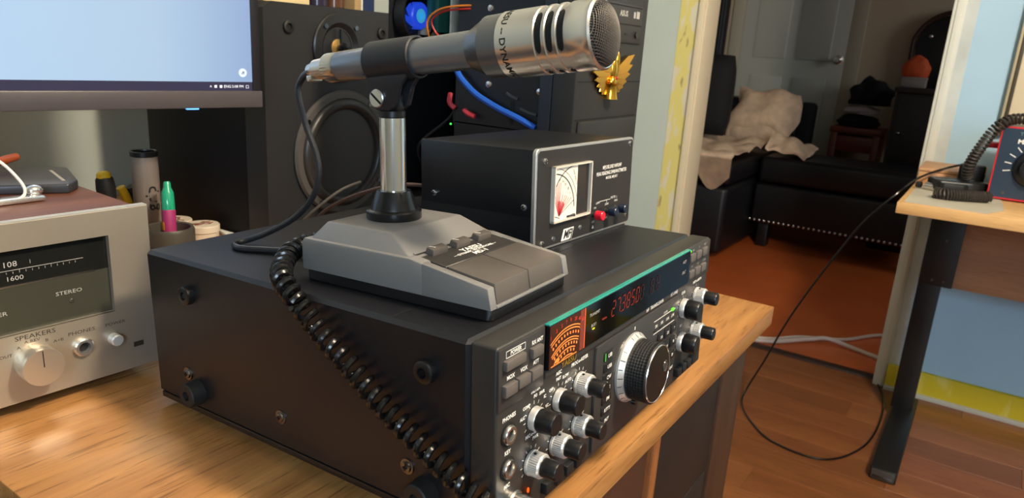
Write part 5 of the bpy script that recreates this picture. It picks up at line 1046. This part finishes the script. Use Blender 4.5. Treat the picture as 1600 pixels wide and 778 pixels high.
lump('folded_clothes', (5.02, 0.575, SZ), (0.11, 0.13, 0.055), mat('cloth_dark', (16, 17, 22), 0.9), 'dark folded clothes at the bottom of the pile on the stool', 1, 0.08)
lump('folded_shirt', (5.01, 0.56, SZ+0.086), (0.09, 0.11, 0.036), mat('cloth_pale', (196, 186, 192), 0.9), 'pale folded shirt in the middle of the stool pile', 2, 0.08)
lump('black_coat', (5.03, 0.535, SZ+0.145), (0.10, 0.12, 0.120), mat('cloth_black', (9, 9, 12), 0.95), 'black coat heaped on top of the stool pile', 4)
cb = thing('dark_cabinet', 'low dark cabinet standing right of the stool', 'cabinet', (4.755, 0.17, FZ))
DK = mat('cabinet_dark', (32, 27, 25), 0.5)
MB().box((-0.20, -0.25, 0), (0.20, 0.16, 0.955), 0.006).obj('body', DK, cb); MB().box((-0.215, -0.265, 0.955), (0.215, 0.172, 0.985), 0.005).obj('top', DK, cb)
for z0, z1 in ((0.05, 0.48), (0.50, 0.94)):
    dr = MB().box((-0.212, -0.23, z0), (-0.198, 0.14, z1), 0.004).obj('door', DK, cb); MB().ball((-0.222, 0.11, (z0+z1)/2), 0.012, 12).obj('knob', STEEL, dr)
CT = FZ+0.985
bx_ = thing('white_tin', 'small white tin on the dark cabinet', 'tin', (4.66, 0.270, CT))
MB().box((-0.05, -0.075, 0), (0.05, 0.055, 0.058), 0.006).obj('body', mat('tin_white', (150, 140, 134), 0.5), bx_); MB().box((-0.052, -0.077, 0.046), (0.052, 0.057, 0.062), 0.005).obj('lid', MATS['tin_white'], bx_)
lump('orange_cap', (4.66, 0.262, CT+0.062), (0.06, 0.075, 0.085), mat('cap_orange', (206, 84, 36), 0.7), 'orange knitted cap on the white tin', 6, 0.05)
chr_ = thing('round_back_chair', 'dark round-backed chair behind the low cabinet', 'chair', (5.06, 0.12, FZ))
MB().box((-0.08, -0.20, 0.42), (0.11, 0.20, 0.48), 0.02, 3).obj('seat', BLK_PLAST, chr_)
bk = [(0.22*math.cos(a), 1.24+0.20*math.sin(a)) for a in [PI*k/14 for k in range(15)]]+[(-0.17, 0.95), (-0.13, 0.62), (0.13, 0.62), (0.17, 0.95)]
MB().prism(bk, 0.06, 0.11, 'yz', 0.008, 2).obj('backrest', mat('chair_back', (20, 16, 16), 0.35), chr_)
MB().tube(spline([(0.07, y, z) for y, z in [(0.22, 0.95)]+[(0.235*math.cos(a), 1.24+0.215*math.sin(a)) for a in [PI*k/10 for k in range(11)]]+[(-0.22, 0.95)]], 4), 0.014, 8).obj('back_frame', mat('chair_frame', (60, 40, 32), 0.35), chr_)
for x in (-0.06, 0.09):
    for y in (-0.17, 0.17): MB().cyl((x, y, 0), (x, y, 0.43), 0.018, n=12).obj('leg', BLK_PLAST, chr_)
MB().ball((0.06, 0.14, 1.30), 0.014, 12).obj('tack', CHROME, chr_)
